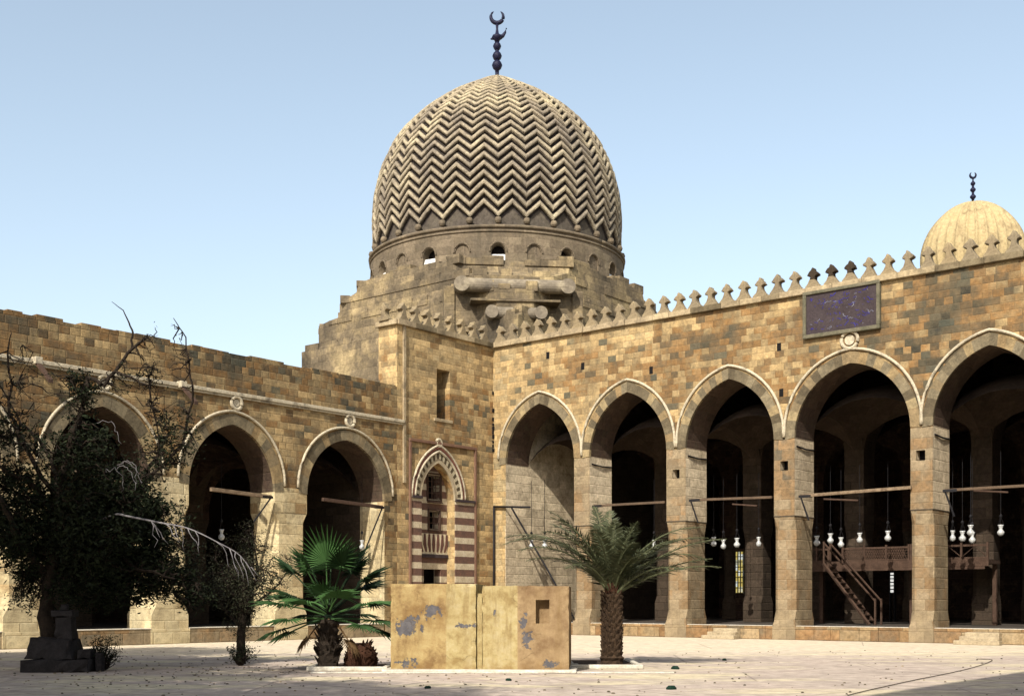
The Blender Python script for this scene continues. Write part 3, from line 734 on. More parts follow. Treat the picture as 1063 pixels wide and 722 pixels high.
for (a, b), (c, d) in zip(LB[:-1], LB[1:]):
    wd = c-b
    p = pier_mesh(wd, LD, FL, LP, .22, FL+.5, .35).build('pier', M_PL, left, loc=((b+c)/2, 0, 0))
    q = MB(); q.box(-wd/2-.04, wd/2+.04, -.05, LD*.5, 0, FL-.004); q.build('pier_base', M_PL, p, bevel=.015)
    q = MB(); q.box((b+c)/2-wd/2+.003, (b+c)/2+wd/2-.003, -.012, .05, LP+.004, 6.05); q.build('springing_block', M_PL, left)
for i, (a, b) in enumerate(LB):
    xc = (a+b)/2; hw = (b-a)/2
    ring_mesh(xc, hw-.002, 5.85, 2.42, hw+.44, 5.9, 2.78, -.025, .1, 22).build('arch_ring', M_RING, left)
    mo = MB(); mo.tube([(x, -.045, z) for x, z in arc_pts(xc, hw+.49, 6.1, 2.68, 36)], .052, 8); mo.build('arch_moulding', M_MOULD, left, smooth=True)
for x in (-20.95, -15.3, -9.4): roundel(left, x, 9.10, .24)
for x in (-23.5, -17.85, -29.3):                 # water spouts
    q = MB(); q.box(x-.13, x+.13, -.30, -.003, 9.32, 9.56); sp_ = q.build('water_spout', M_MOULD, left, bevel=.02)
    q = MB(); q.loft([[(x-.08, y, z), (x+.08, y, z), (x+.08, y, z+.12), (x-.08, y, z+.12)] for y, z in ((-.2, 9.30), (-1.0, 8.62))]); q.build('spout_trough', M_WOOD, sp_)
tie(left, -16.55, -13.7, 0, 5.72, 5.62, M_BEAM, side=1, strut=(.85, 1.0), rad=.07)
tie(left, -11.0, -7.6, 0, 5.70, 5.58, M_WOOD, side=1, strut=(1.15, 2.1), rad=.07)
tie(left, -22.2, -19.3, 0, 5.9, 5.6, M_BEAM, side=1, strut=(.5, .8), rad=.07)
mb = MB(); mb.box(-41.5, -1.6, .03, 14, 0, FL-.01); pf = mb.build('left_gallery_floor', M_FLOOR); pf.location = CO; pf.rotation_euler = (0,0,TH_L); tag(pf, kind='structure')
le = thing('low_platform_edge', CO, TH_L, 'low pale stone edge of the raised floor along the left arcade behind the trees', 'platform edge')
q = MB()
for (a, b) in LB + [(-7.3, -.05)]:
    xx = a+.02
    while xx < b-.02:
        x2 = min(b-.02, xx+random.uniform(.7, 1.6)); q = MB(); q.box(xx+.005, x2-.005, -.03, .029, 0, FL-.004, random.random()); xx = x2
        q.build('facing_stone', M_P, le, bevel=.012)
q = MB()
for (a, b) in LB: q.box(a+.03, b-.03, -.05, .5, FL-.003, FL+.03)
q.build('edge_slab', M_KERB, le, bevel=.01)
inL = thing('left_gallery_interior', CO, TH_L, 'dark vaulted hall seen through the arches of the low left arcade', 'gallery interior')
inner_row(inL, 6.4, LB, 5.4, 2.3, 10.4, 1.1, LP, -41.5, -7.35)
pcl = [(b+c)/2 for (a, b), (c, d) in zip(LB[:-1], LB[1:])]
for x in pcl: transverse(inL, x, 1.0, LD, 6.4, 5.35, 2.5, 10.4)
ed = [-41.5]+pcl+[-7.36]
vault(inL, [(ed[i], ed[i+1], y0, y1) for i in range(6) for (y0, y1) in ((LD, 6.4), (7.5, 13))], 6.2, M_IN)
q = MB(); q.box(-41.5, -7.35, LD+.002, 14, 10.41, 10.6); q.build('roof', M_MAU, inL)
q = MB(); q.box(-41.5, -7.35, 13, 14, 0, 10.4); q.build('back_wall', M_IN, inL)
q = MB(); q.box(-7.348, -6.6, LD+.003, 13, FL, 10.4); q.build('end_wall', M_INP, inL)  # darkened stone carries the shade on this end wall
q = MB(); q.box(-41.5, -41, LD+.003, 13, 0, 10.4); q.build('side_wall', M_IN, inL)

# ================================================================ corner tower with striped portal
tw = thing('corner_tower', CO, TH_L, 'tan stone corner block with slit window and red-and-white striped portal between both arcades', 'corner block')
mb = MB()
NX0, NX1 = -5.04, -2.78
wall(mb, -6.55, 0, 0, ZT, 0, .9, [(NX0, NX1, 2.2, 'arch', 6.17, 1.65), (-4.0, -3.12, 9.85, 'rect', 12.1)])
mb.build('wall', M_B, tw)
q = MB(); q.box(-6.55, -6.0, .903, 1.15, 9.0, ZT-.003); q.build('side_wall', M_B, tw)
q = MB(); q.box(-6.0, -.0, .903, 1.15, 13.3, ZT-.1); q.build('roof', M_MAU, tw)
q = MB(); q.box(-5.997, 0, .903, 1.14, 9, 13.297); q.build('rear_wall', M_MAU, tw)
q = MB(); q.box(-4.02, -3.1, .88, .93, 9.8, 12.2); q.build('slit_window', M_BLACK, tw)
q = MB(); q.box(-4.2, -2.95, -.05, .1, 9.70, 9.848); q.build('window_sill', M_CORN, tw, bevel=.02)
q = MB(); xx = -6.6
while xx < -.2:
    x2 = min(-.17, xx+random.uniform(.8, 1.5)); q.box(xx, x2-.004, -.16, .45, ZT+.003, ZT+.24+random.uniform(-.01,.01), random.random()); xx = x2
q.build('cornice', M_CORN, tw, bevel=.02)
q = MB(); q.box(-6.72, -6.603, -.1, 1.2, ZT+.003, ZT+.22); q.box(-6.6, -6.2, .453, 1.2, ZT+.003, ZT+.22); q.build('side_cornice', M_CORN, tw, bevel=.02)
for i in range(8): merlon_obj(tw, -6.15+i*.79, -.05, ZT+.235)
for i in range(1):
    merlon_obj(tw, -6.5, .62+i*.79, ZT+.22, rz=math.pi/2)
q = MB(); q.box(-6.22, -6.08, -.09, -.003, 6.75, ZT); q.build('pilaster_strip', M_CORN, tw)
# portal
por = tw
zs, rs = 6.17, 1.65
q = MB()                                        # striped jamb facing flush on the wall
q.box(-5.70, NX0, -.05, -.004, 2.0, 6.12); q.build('striped_jamb', M_STRIPE, tw); q = MB(); q.box(NX1, -1.45, -.05, -.004, 2.0, 6.12); q.build('striped_jamb', M_STRIPE, tw)
q = MB()                                        # square frame
q.box(-5.84, -5.72, -.10, -.003, 2.0, 8.62); q.box(-1.43, -1.31, -.10, -.003, 2.0, 8.62); q.box(-5.84, -1.31, -.11, -.003, 8.625, 8.76)
q.build('portal_frame', rock('dark_red_frame_stone', (.16,.085,.06), (.22,.13,.08), 4), tw, bevel=.015)
q = MB(); q.box(-5.73, -1.42, -.13, -.004, 6.14, 6.24)
q = MB(); q.box(-5.70, NX0-.0, -.13, -.051, 6.125, 6.24); q.build('impost_band', M_MARBLE_DARK, tw); q = MB(); q.box(NX1, -1.45, -.13, -.051, 6.125, 6.24); q.build('impost_band', M_MARBLE_DARK, tw)
xc = (NX0+NX1)/2; hw = (NX1-NX0)/2
def bandring(w0, w1, z0, r0, r1, y0, mat, name, nb=20, alt=None):
    mb = MB(); A = arc_pts(xc, w0, zs, r0, nb*2); B = arc_pts(xc, w1, zs, r1, nb*2)
    for k in range(nb):
        i = 2*k
        mb.loft([[(p[0], y0, p[1]), (q_[0], y0, q_[1]), (q_[0], .05, q_[1]), (p[0], .05, p[1])] for p, q_ in zip(A[i:i+3], B[i:i+3])], True, alt(k) if alt else random.random())
    return mb.build(name, mat, tw)
bandring(hw-.003, hw+.18, zs, rs, rs+.2, -.03, rock('white_voussoir', (.50,.42,.28), (.36,.29,.19), 4), 'portal_arch_ring')
bandring(hw+.18, hw+.38, zs, rs+.2, rs+.44, -.055, rock('zigzag_band', (.6,.52,.36), (.6,.52,.36), 4, attr=[(0,(.15,.13,.11)),(.49,(.15,.13,.11)),(.51,(.8,.8,.78)),(1,(.8,.8,.78))]), 'portal_zigzag_band', 34, lambda k: k % 2)
for (dw, dr, rad) in ((.44, .52, .06), (.66, .80, .055)):
    mo = MB(); mo.tube([(x, -.07, z) for x, z in arc_pts(xc, hw+dw, zs, rs+dr, 32)], rad, 7); mo.build('portal_arch_moulding', M_MOULD, tw, smooth=True)
mo = MB(); mo.tube([(x, -.04, z) for x, z in arc_pts(xc, hw+.56, zs, rs+.68, 32)], .07, 6); mo.build('portal_red_band', rock('red_band_stone', (.22,.09,.06), (.16,.07,.05), 4), tw)
roundel(tw, xc, 8.72, .16)
# niche back: striped wall with openings
NB = .48
q = MB()
wall(q, NX0, NX1, 2.2, 7.9, NB, .895, [(-4.10, -3.26, 6.20, 'rect', 7.30), (-4.03, -3.33, 4.83, 'rect', 5.65), (-4.35, -3.2, 2.25, 'rect', 3.0)], ends=False)
q.build('striped_niche_wall', M_STRIPE, tw)
q = MB(); q.box(NX0, NX1, 1.3, 1.35, 2.0, 8.0); q.build('dark_backing', M_BLACK, tw)
def grille(x0, x1, z0, z1, nx, nz, name='window_grille'):
    q = MB(); y = NB-.02
    for k in range(nx+1): x = x0+(x1-x0)*k/nx; q.box(x-.02, x+.02, y, y+.03, z0, z1)
    for k in range(nz+1): z = z0+(z1-z0)*k/nz; q.box(x0, x1, y-.002, y+.028, z-.015, z+.015)
    q.box(x0-.09, x0-.03, y-.05, y+.015, z0-.06, z1+.06); q.box(x1+.03, x1+.09, y-.05, y+.015, z0-.06, z1+.06)
    q.box(x0-.09, x1+.09, y-.06, y+.016, z1+.061, z1+.13); q.box(x0-.09, x1+.09, y-.06, y+.016, z0-.13, z0-.061)
    q.build(name, M_WOOD, tw)
grille(-4.08, -3.28, 6.22, 7.28, 3, 4); grille(-4.01, -3.35, 4.85, 5.63, 2, 3)
q = MB(); q.box(-4.12, -3.24, .30, NB-.003, 6.03, 6.08); q.build('balcony_ledge', M_WOOD, tw)
# joggled lintel
lt = MB()
q = MB(); q.box(NX0+.02, NX1-.02, NB-.05, NB-.003, 3.55, 4.62); 
q.build('lintel', rock('pale_lintel_stone', (.72,.62,.43), (.6,.5,.33), 4), tw)
for k in range(7):
    x = NX0+.55+k*.245; sgn = (k-3)*.05
    lt.prism([(x-.05,3.78),(x+.05,3.78),(x+.10+sgn,4.12),(x+.05+sgn,4.60),(x-.05+sgn,4.60),(x-.10+sgn,4.12)], NB-.075, NB-.052)
lt.build('joggled_voussoir', rock('dark_red_voussoir', (.16,.075,.05), (.10,.055,.045), 4), tw)
q = MB(); q.box(NX0+.02, NX1-.02, NB-.10, NB-.051, 3.52, 3.68); q.build('lintel_band', M_MARBLE_DARK, tw)

# ================================================================ other two wings of the courtyard (behind / right of the camera)
opp = thing('opposite_wing', CO+RX*34.62, TH_L, 'stone wing closing the courtyard on the right, outside the picture', 'building')
mb = MB(); wall(mb, -62, 0, 0, 15.2, -1.6, 0, [(-47.5, -34.2, 0, 'rect', 9.4)]+[(-31.5+6*k, -27.5+6*k, .5, 'arch', 7, 2.6) for k in range(5)]); mb.build('wall', M_L, opp)

# ================================================================ mausoleum with carved dome
MC = Vector((-.96, 77.7, 0))
mau = thing('mausoleum', MC, TH_R, 'large stone mausoleum with tall dome carved all over in zigzag bands', 'mausoleum')
def chsq(h, c): return [(-h+c,-h),(h-c,-h),(h,-h+c),(h,h-c),(h-c,h),(-h+c,h),(-h,h-c),(-h,-h+c)]
def sq(h, dd):                                   # dd: distance of the chamfer facet from centre
    c = max(.02, 2*h-dd*math.sqrt(2)); return chsq(h, c)
mb = MB(); S = [(8.8,12.42,0),(8.8,12.42,17.0),(8.75,11.9,17.3),(8.7,11.3,17.4),(8.7,11.3,18.7),(8.68,10.6,18.9),(8.66,9.95,19.0),(8.66,9.95,19.8),(8.64,9.3,20.1),(8.62,8.9,20.3),(8.6,8.75,20.85),(8.2,8.4,21.05)]
mb.loft([[(x, y, z) for x, y in sq(h, d)] for h, d, z in S]); mb.build('base', M_MAU, mau)
# broken ledge stones for an eroded outline
q = MB()
for (h, d, z) in ((8.75, 12.2, 17.2), (8.7, 11.2, 18.8), (8.66, 9.8, 19.95), (8.55, 8.8, 20.85)):
    P = sq(h-.25, d-.2)
    for i in range(8):
        a = Vector((*P[i], 0)); b = Vector((*P[(i+1) % 8], 0)); L = (b-a).length; t_ = 0
        while t_ < L-.3:
            ln = random.uniform(.5, 1.3)
            if random.random() < .75:
                c = a.lerp(b, (t_+ln/2)/L) if t_+ln/2 < L else b
                an = math.atan2((b-a).y, (b-a).x)
                q = MB(); q.box(-ln/2, ln/2, -.3, .3, -.2, random.uniform(.03, .45), random.random(), Matrix.Translation((c.x, c.y, z)) @ Matrix.Rotation(an, 4, 'Z')); q.build('ledge_stone', M_MAU, mau, bevel=.03)
            t_ += ln
# undulating roll mouldings on the corner
ang = -math.pi/4
q = MB(); q.box(-3.5, 3.5, -10.25, -8.6, 16.5, 19.15); q.box(-3.9, -3.3, -10.4, -8.6, 16.5, 19.0); q.box(3.3, 3.9, -10.4, -8.6, 16.5, 18.9)
q.box(-2.5, 2.5, -11.42, -10.2, 17.98, 18.12); q.box(-2.9, -1.7, -10.1, -9.4, 19.15, 19.6); q.box(.6, 1.5, -10.1, -9.4, 19.15, 19.7)
o = q.build('corner_panel', M_MAU, mau, bevel=.04); o.rotation_euler = (0, 0, ang+math.pi/2)
for (dist, hwid, z, rad) in ((10.78, 2.95, 18.98, .38), (11.52, 1.35, 17.30, .32)):
    q = MB(); q.tube([(-hwid, -dist, z), (hwid, -dist, z)], rad, 18)
    for sx in (-1, 1): q.tube([(sx*hwid, -dist-.36, z), (sx*hwid, -dist+.3, z)], rad*1.12, 20)
    o = q.build('roll_moulding', M_ROLL, mau); o.rotation_euler = (0, 0, ang+math.pi/2)
# drum with windows
dr = MB(); RD = 8.1; ZD0, ZD1 = 20.6, 23.1; WZ = -.78
NW = 24; off = R_(90+50.0)                        # adjusted so that one window faces the camera
phi0 = -math.pi/2-TH_R+R_(1.2)
hwang = .43/RD
def drumring():
    mb = MB(); seg = 12
    for k in range(NW):
        c = phi0+k*2*math.pi/NW
        angs = [c-math.pi/NW+(math.pi/NW-hwang)*j/4 for j in range(5)]
        angs += [c-hwang+2*hwang*j/seg for j in range(1, seg+1)]
        angs += [c+hwang+(math.pi/NW-hwang)*j/4 for j in range(1, 5)]
        P = lambda a, z, r=RD: (r*math.cos(a), r*math.sin(a), z)
        zt = lambda a: 21.670+math.sqrt(max(0, 1-((a-c)/hwang)**2))*.46 if abs(a-c) <= hwang+1e-6 else None
        for a, b in zip(angs[:-1], angs[1:]):
            m_ = (a+b)/2
            if abs(m_-c) < hwang:
                mb.quad([P(a, ZD0), P(b, ZD0), P(b, 21.170), P(a, 21.170)])
                mb.quad([P(a, zt(a)), P(b, zt(b)), P(b, ZD1), P(a, ZD1)])
                ri = RD-.8; mb.quad([P(a, zt(a)), P(a, zt(a), ri), P(b, zt(b), ri), P(b, zt(b))])
                mb.quad([P(a, 21.170), P(b, 21.170), P(b, 21.170, ri), P(a, 21.170, ri)])
            else: mb.quad([P(a, ZD0), P(b, ZD0), P(b, ZD1), P(a, ZD1)])
        for a in (c-hwang, c+hwang): mb.quad([P(a, 21.170), P(a, 21.170, RD-.8), P(a, 21.670, RD-.8), P(a, 21.670)])
    return mb
drumring().build('drum', M_DRUM, mau)
for k in range(NW):
    c = phi0+k*2*math.pi/NW; n_ = 10
    blind = k % 2 == 1
    q = MB(); r0 = RD-.12 if blind else RD-.62
    q.box(-.47, .47, -.03, .03, 21.160, 22.2)
    o = q.build('blind_window' if blind else 'drum_window', M_DRUM if blind else M_BLACK, mau)
    o.location = (r0*math.cos(c), r0*math.sin(c), 0); o.rotation_euler = (0, 0, c+math.pi/2)
    if not blind:
        s_ = MB(); s_.loft([[(-.40,-.55,21.180),(.40,-.55,21.180),(.40,.0,21.180),(-.40,.0,21.180)],[(-.40,-.38,21.560),(.40,-.38,21.560),(.40,-.04,21.660),(-.40,-.04,21.660)]])
        s_.build('white_sill', M_WHITE, o)
    h_ = MB(); h_.tube([(.50*math.cos(math.pi*j/n_), 0, 21.670+.54*math.sin(math.pi*j/n_)) for j in range(n_+1)], .05, 6)
    ho = h_.build('window_hood', M_DRUM, mau); ho.location = ((RD+.01)*math.cos(c), (RD+.01)*math.sin(c), 0); ho.rotation_euler = (0, 0, c+math.pi/2)
for z, rad in ((23.12, .11), (22.85, .06)):
    q = MB(); n_ = 96; q.tube([(8.12*math.cos(2*math.pi*k/n_), 8.12*math.sin(2*math.pi*k/n_), z) for k in range(n_+1)], rad, 8); q.build('drum_band', M_DRUM, mau, smooth=True)
# dome skin, really carved
prof = [(7.96,23.1),(8.0,24.6),(8.02,25.9),(7.86,27.4),(7.42,29.0),(6.62,30.6),(5.3,32.1),(3.62,33.4),(2.0,34.35),(.9,34.95),(.05,35.3)]
def catmull(P, n):
    out = []
    for i in range(len(P)-1):
        p0 = P[max(i-1, 0)]; p1 = P[i]; p2 = P[i+1]; p3 = P[min(i+2, len(P)-1)]
        for k in range(n):
            t = k/n
            out.append(tuple(.5*((2*b)+(-a+c)*t+(2*a-5*b+4*c-d)*t*t+(-a+3*b-3*c+d)*t**3) for a, b, c, d in zip(p0, p1, p2, p3)))
    out.append(P[-1]); return out
fine = catmull(prof, 40)
acc = [0]
for a, b in zip(fine[:-1], fine[1:]): acc.append(acc[-1]+math.hypot(b[0]-a[0], b[1]-a[1]))
LT_ = acc[-1]; NR = 520; NT = 30; SG = NT*24
def at_s(s):
    import bisect
    i = min(max(bisect.bisect_left(acc, s), 1), len(acc)-1); t = (s-acc[i-1])/max(1e-9, acc[i]-acc[i-1])
    a, b = fine[i-1], fine[i]; return a[0]+(b[0]-a[0])*t, a[1]+(b[1]-a[1])*t
vs = []; hs = []; fs = []
ROWS = 25.5
for i in range(NR+1):
    s = LT_*i/NR; r, z = at_s(s); u = s/LT_
    r1, z1 = at_s(min(LT_, s+.02)); r0, z0 = at_s(max(0, s-.02)); dn = Vector((z1-z0, -(r1-r0))).normalized()
    er = 1.0
    # row coordinate: pitch shrinks towards the top
    base = (s-.50)/(LT_-.50-.75)
    rowc = ROWS*base
    amp = 1.38-.5*base
    for j in range(SG):
        a = 2*math.pi*j/SG; tt = (a*NT/(2*math.pi)+.5) % 1.0; tri = 1-abs(2*tt-1)*1.0  # 0..1, peak at .5
        q_ = rowc-amp*tri+.0
        fr = q_ % 1.0
        if q_ < -.12 or base > 1.0: h = .5 if base <= 1 else 1.0
        else:
            d = abs(fr-.5)*2     # 1 at groove centre
            h = 1.0 if d < .50 else (0.0 if d > .69 else (.69-d)/.19)
            h = h*(1-.35*(d/.42)**2*(.35 if d < .5 else 0))
        dep = .28*min(1, .25+r/6.0)
        if q_ < -.12 and base < 1: h = .0
        if base > .96 and base <= 1: h = 1-(1-h)*(1-base)/.04
        h = min(1, max(0, h+.16*mnoise.noise(Vector((r*math.cos(a)*1.3, r*math.sin(a)*1.3, z*1.3)))-.05))
        rr_ = r+dn[0]*(h-1)*dep; zz = z+dn[1]*(h-1)*dep
        vs.append((rr_*math.cos(a), rr_*math.sin(a), zz-23.1)); hs.append(h if not (q_ < -.12 and base < 1) else .35)
for i in range(NR):
    for j in range(SG):
        a = i*SG+j; b = i*SG+(j+1) % SG; fs.append((a, b, b+SG, a+SG))
me = bpy.data.meshes.new('dome'); me.from_pydata(vs, [], fs); at = me.attributes.new('height', 'FLOAT', 'POINT'); at.data.foreach_set('value', hs)
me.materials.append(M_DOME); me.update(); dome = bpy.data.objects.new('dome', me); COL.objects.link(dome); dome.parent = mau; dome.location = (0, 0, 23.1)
dome.rotation_euler = (0, 0, phi0+R_(6.0))
q = MB()                                          # little knobs under each valley
for k in range(NT):
    a = 2*math.pi*(k+.5)/NT+phi0+R_(6.0)
    q = MB(); q.lathe([(.02,-.21),(.16,-.16),(.22,0),(.16,.16),(.02,.21)], (8.0*math.cos(a), 8.0*math.sin(a), 23.5), 8)
    q.build('knob', M_DRUM, mau, smooth=True)
# finial with crescent and bird-like vane
def crescent(mb, zc, r, tube):
    P = []; n_ = 20
    for k in range(n_+1):
        a = R_(-90)+R_(148)*(k/n_*2-1); P.append((r*math.cos(a), 0, zc+r*math.sin(a)))
    mb.tube(P, [max(.01, tube*math.sin(math.pi*k/n_)**.6+.008) for k in range(n_+1)], 8)
q = MB()
q.lathe([(.14,-.1),(.12,.35)], seg=10)
for zc, r in ((.75,.34),(1.35,.31),(1.98,.27)):
    q.lathe([(.10, zc-r-.02),(r*.75, zc-r*.62),(r, zc),(r*.75, zc+r*.62),(.09, zc+r+.02)], seg=14)
q.lathe([(.13, .3),(.12, 2.4)], seg=8)
q.build('finial', M_FIN, mau, smooth=True, loc=(0,0,35.2))
q = MB(); q.lathe([(.12,2.2),(.2,2.4),(.36,2.52),(.30,2.66),(.12,2.78),(.07,3.1),(.10,3.4)], seg=12)
q.tube([(-.2,0,2.5),(-.42,0,2.44)], [.12,.04], 8); q.tube([(.1,0,2.52),(.38,0,2.66),(.52,0,2.88),(.60,0,3.14)], [.17,.12,.08,.05], 8)
crescent(q, 3.88, .40, .13)
cr = q.build('crescent', M_FIN, mau, smooth=True, loc=(0,0,35.2)); cr.rotation_euler = (0, 0, -TH_R)

# ================================================================ small ribbed dome
SDY = 62.0; SC = Vector(((1010-531.5)/1253*SDY, SDY, 0))
sd_ = thing('small_dome', SC, 0, 'small yellow ribbed dome with dark finial rising behind the right arcade wall', 'dome')
zt = 1.6+(622-208)/1253*SDY
rad = 2.62; zt -= .12; pr = [(2.36,zt-3.9),(2.48,zt-3.0),(2.43,zt-2.3),(2.20,zt-1.6),(1.80,zt-1.0),(1.24,zt-.45),(.64,zt-.12),(.05,zt)]
pf_ = catmull(pr, 8); q = MB(); SGs = 32*8
rings = []
for r, z in pf_:
    rings.append([((r-.17*min(1, r)*abs(math.cos(16*2*math.pi*j/SGs))**.5*(0 if r > 99 else 1)+.1)*math.cos(2*math.pi*j/SGs), (r-.17*min(1, r)*abs(math.cos(16*2*math.pi*j/SGs))**.5+.1)*math.sin(2*math.pi*j/SGs), z) for j in range(SGs)])
q.loft(rings); q.build('ribbed_shell', M_SMALLDOME, sd_, smooth=True)
q = MB(); q.lathe([(2.75,12.0),(2.75,zt-3.95),(2.9,zt-3.9),(2.9,zt-3.75),(2.5,zt-3.7)], seg=32); q.build('drum', M_SMALLDOME, sd_)
q = MB(); q.lathe([(.07,-.05),(.06,1.05)], seg=8)
for zc, r in ((.30,.15),(.66,.14),(.98,.12)): q.lathe([(.05, zc-r),(r, zc-.03),(r, zc+.03),(.05, zc+r)], seg=12)
crescent(q, 1.42, .15, .055); q.tube([(0,0,1.0),(0,0,1.28)], .04, 6)
q.build('finial', M_FIN, sd_, smooth=True, loc=(0,0,zt))

# far low roofs behind the left wing
hb = thing('rear_roof_block', CO-RX*18.0+RI*2.0, TH_R, 'low grey masonry block beside the mausoleum above the left arcade roof', 'building')
q = MB(); q.box(-1.0, 9, 0, 9, 0, 15.4); q.build('wall', M_MAU, hb)
hb.location = Vector((-8.3, 77, 0)); hb.rotation_euler = (0, 0, TH_R)

# ================================================================ hanging lamps
def make_lamp():
    o = thing('hanging_lamp', (0,0,0), 0, 'hanging glass lamp inside the arcade', 'lamp')
    q = MB(); q.lathe([(.03,-.26),(.075,-.24),(.115,-.17),(.12,-.10),(.07,-.03),(.05,.02),(.085,.12),(.10,.17)], seg=14); q.build('glass', M_GLASS, o, smooth=True)
    q = MB()
    for k in range(3): q.tube([(.1*math.cos(k*2.094), .1*math.sin(k*2.094), .17), (0, 0, .5)], .008, 4)
    q.tube([(0,0,.5),(0,0,3.0)], .010, 4); q.lathe([(.02,.42),(.055,.47),(.06,.52),(.02,.58)], seg=8); q.build('chain', M_IRON, o)
    return o
lamp0 = make_lamp(); used = False
LR = [(10.03,4.25),(10.52,4.12),(11.2,4.17),(12.27,4.18),(15.0,4.14),(15.61,4.22),(16.08,4.04),(16.9,4.2),(18.1,4.24),(20.73,4.16),(21.11,4.13),(21.43,4.35),(21.49,4.06),(22.57,4.31),(6.87,4.22)]
LBL = ['glass lamp at the left side of the third arch beside the date palm frond tips','yellowish glass lamp second from the left in the third arch','glass lamp hanging over the lattice window in the third arch','glass lamp hanging in front of the inner pier in the third arch',
 'leftmost glass lamp above the wooden tribune beside the fourth arch jamb','glass lamp just above the head of the ladder stair','small low glass lamp right of the ladder stair head','glass lamp in the middle of the fourth arch above the lattice railing','rightmost glass lamp in the fourth arch',
 'glass lamp at the left edge of the fifth arch','glass lamp second from the left in the fifth arch','topmost glass lamp in the fifth arch','lowest glass lamp of the pair left of the inner pier in the fifth arch','rightmost glass lamp in the fifth arch beyond the inner pier','glass lamp in the second arch behind the date palm']
def put_lamp(loc, lab):
    global used
    o = lamp0 if not used else copy_tree(lamp0); used = True
    o.location = loc; tag(o, lab, 'lamp', 'hanging glass lamps in the galleries'); s = random.uniform(.95, 1.2); o.scale = (s, s, 1)
for (x, z), lab in zip(LR, LBL): put_lamp(CO+RX*x+RI*3.5+Vector((0,0,z)), lab)
put_lamp(CO+RX*1.35+RI*1.25+Vector((0,0,4.3)), 'left glass lamp of the two in the first arch from the corner')
put_lamp(CO+RX*2.15+RI*1.25+Vector((0,0,4.3)), 'right glass lamp of the two in the first arch from the corner')
LX = Vector((.631,.7758,0)); LI = Vector((-.7758,.631,0))
put_lamp(CO+LX*-14.75+LI*1.6+Vector((0,0,4.2)), 'glass lamp hanging in the left arcade arch behind the small bushy tree')
put_lamp(CO+LX*-8.0+LI*.7+Vector((0,0,4.0)), 'glass lamp in the left arcade arch nearest the corner block')

# ================================================================ ochre block
FX = Vector((-2.69, 26.75, 0)); 
fo = thing('plastered_block', FX, R_(-4), 'low square ochre plastered fountain block with peeling paint in the middle of the courtyard', 'fountain block')
mb = MB(); mb.box(0, 1.90, 0, 2.4, 0, 1.95); roughen(mb.build('left_block', M_FOUNT, fo), .008, .06, .05, 1)
mb = MB(); wall(mb, 2.05, 3.95, 0, 1.90, 0, .22, [(3.22, 3.52, 1.08, 'rect', 1.60)]); mb.box(2.05, 3.95, .222, 2.4, 0, 1.898)
roughen(mb.build('right_block', M_FOUNT, fo), .008, .06, .05, 5)
mb = MB(); mb.box(1.90, 2.05, .12, 2.3, 0, 1.74); mb.box(1.92, 2.03, .07, .118, .02, 1.66); mb.build('slot_filler', M_FOUNT, fo)
q = MB(); q.box(-.15, 4.12, -.32, 2.6, .004, .07); q.build('plinth', M_KERB, fo, bevel=.02)

# ================================================================ vegetation
def leaf_quads(mb, p, size, n, rg, spread, flat=.35):
    for _ in range(n):
        c = p+Vector((rg.gauss(0, spread), rg.gauss(0, spread), rg.gauss(0, spread*.8)))
        d = Vector((rg.uniform(-1, 1), rg.uniform(-1, 1), rg.uniform(-.8, .6))).normalized()
        s_ = d.cross(Vector((rg.uniform(-1, 1), rg.uniform(-1, 1), rg.uniform(-1, 1)))).normalized()
        L = size*rg.uniform(.6, 1.3); W = L*flat
        mb.quad([c-d*L*.5, c+s_*W*.5, c+d*L*.5, c-s_*W*.5], rg.random())
def wander(a, b, rg, n=5, amp=.15):
    a = Vector(a); b = Vector(b); L = (b-a).length; pts = [a]
    for k in range(1, n): pts.append(a.lerp(b, k/n)+Vector((rg.gauss(0, 1), rg.gauss(0, 1), rg.gauss(0, 1)))*L*amp*math.sin(math.pi*k/n)*.5)
    return pts+[b]
def tree(name, loc, limbs, blobs, label, cat, seed, leafmat_=None, bark=M_BARK, twigr=.018, group=None):
    """limbs: list of (points, r0, r1); blobs: (centre, radii, n_twigs, leaves_per_twig, leafsize, spread)"""
    rg = random.Random(seed); t = thing(name, loc, 0, label, cat, group)
    tk = MB(); br = MB(); lf = MB(); nodes = []
    for i, (P, r0, r1) in enumerate(limbs):
        P = [Vector(p) for p in P]; fineP = []
        for a, b in zip(P[:-1], P[1:]): fineP += wander(a, b, rg, 4, .07)[:-1]
        fineP.append(P[-1]); n = len(fineP)
        (tk if i == 0 else br).tube(fineP, [r0+(r1-r0)*k/(n-1) for k in range(n)], 8)
        nodes += fineP[n//3:]
    for (c, rad, nt_, nl, ls, sp) in blobs:
        c = Vector(c)
        for _ in range(nt_):
            while True:
                u = Vector((rg.uniform(-1, 1), rg.uniform(-1, 1), rg.uniform(-1, 1)))
                if u.length <= 1: break
            e = c+Vector((u.x*rad[0], u.y*rad[1], u.z*rad[2]))
            st = min(nodes, key=lambda q: (q-e).length+rg.uniform(0, .5)); P = wander(st, e, rg, 5, .28)
            tr_ = twigr*(1 if nl > 12 else .62); br.tube(P, [tr_*1.5-(tr_*1.2)*k/5 for k in range(6)], 4)
            if rg.random() < .4 and len(nodes) < 600: nodes.append(P[3])
            if nl:
                for k in (3, 4, 5): leaf_quads(lf, P[k], ls, max(1, nl//3), rg, sp)
    tk.build('trunk', bark, t, smooth=True); br.build('branches', bark, t, smooth=True)
    if lf.v: lf.build('crown', leafmat_ or M_LEAF, t, fix=False)
    return t
TY = 28.0
def tp(u, v, dy=0):                                # metres in the tree's own frame, for an upright plane TY away
    return ((u-531.5)/1253*(TY+dy)+10.7, dy, 1.6+(622-v)/1253*(TY+dy))
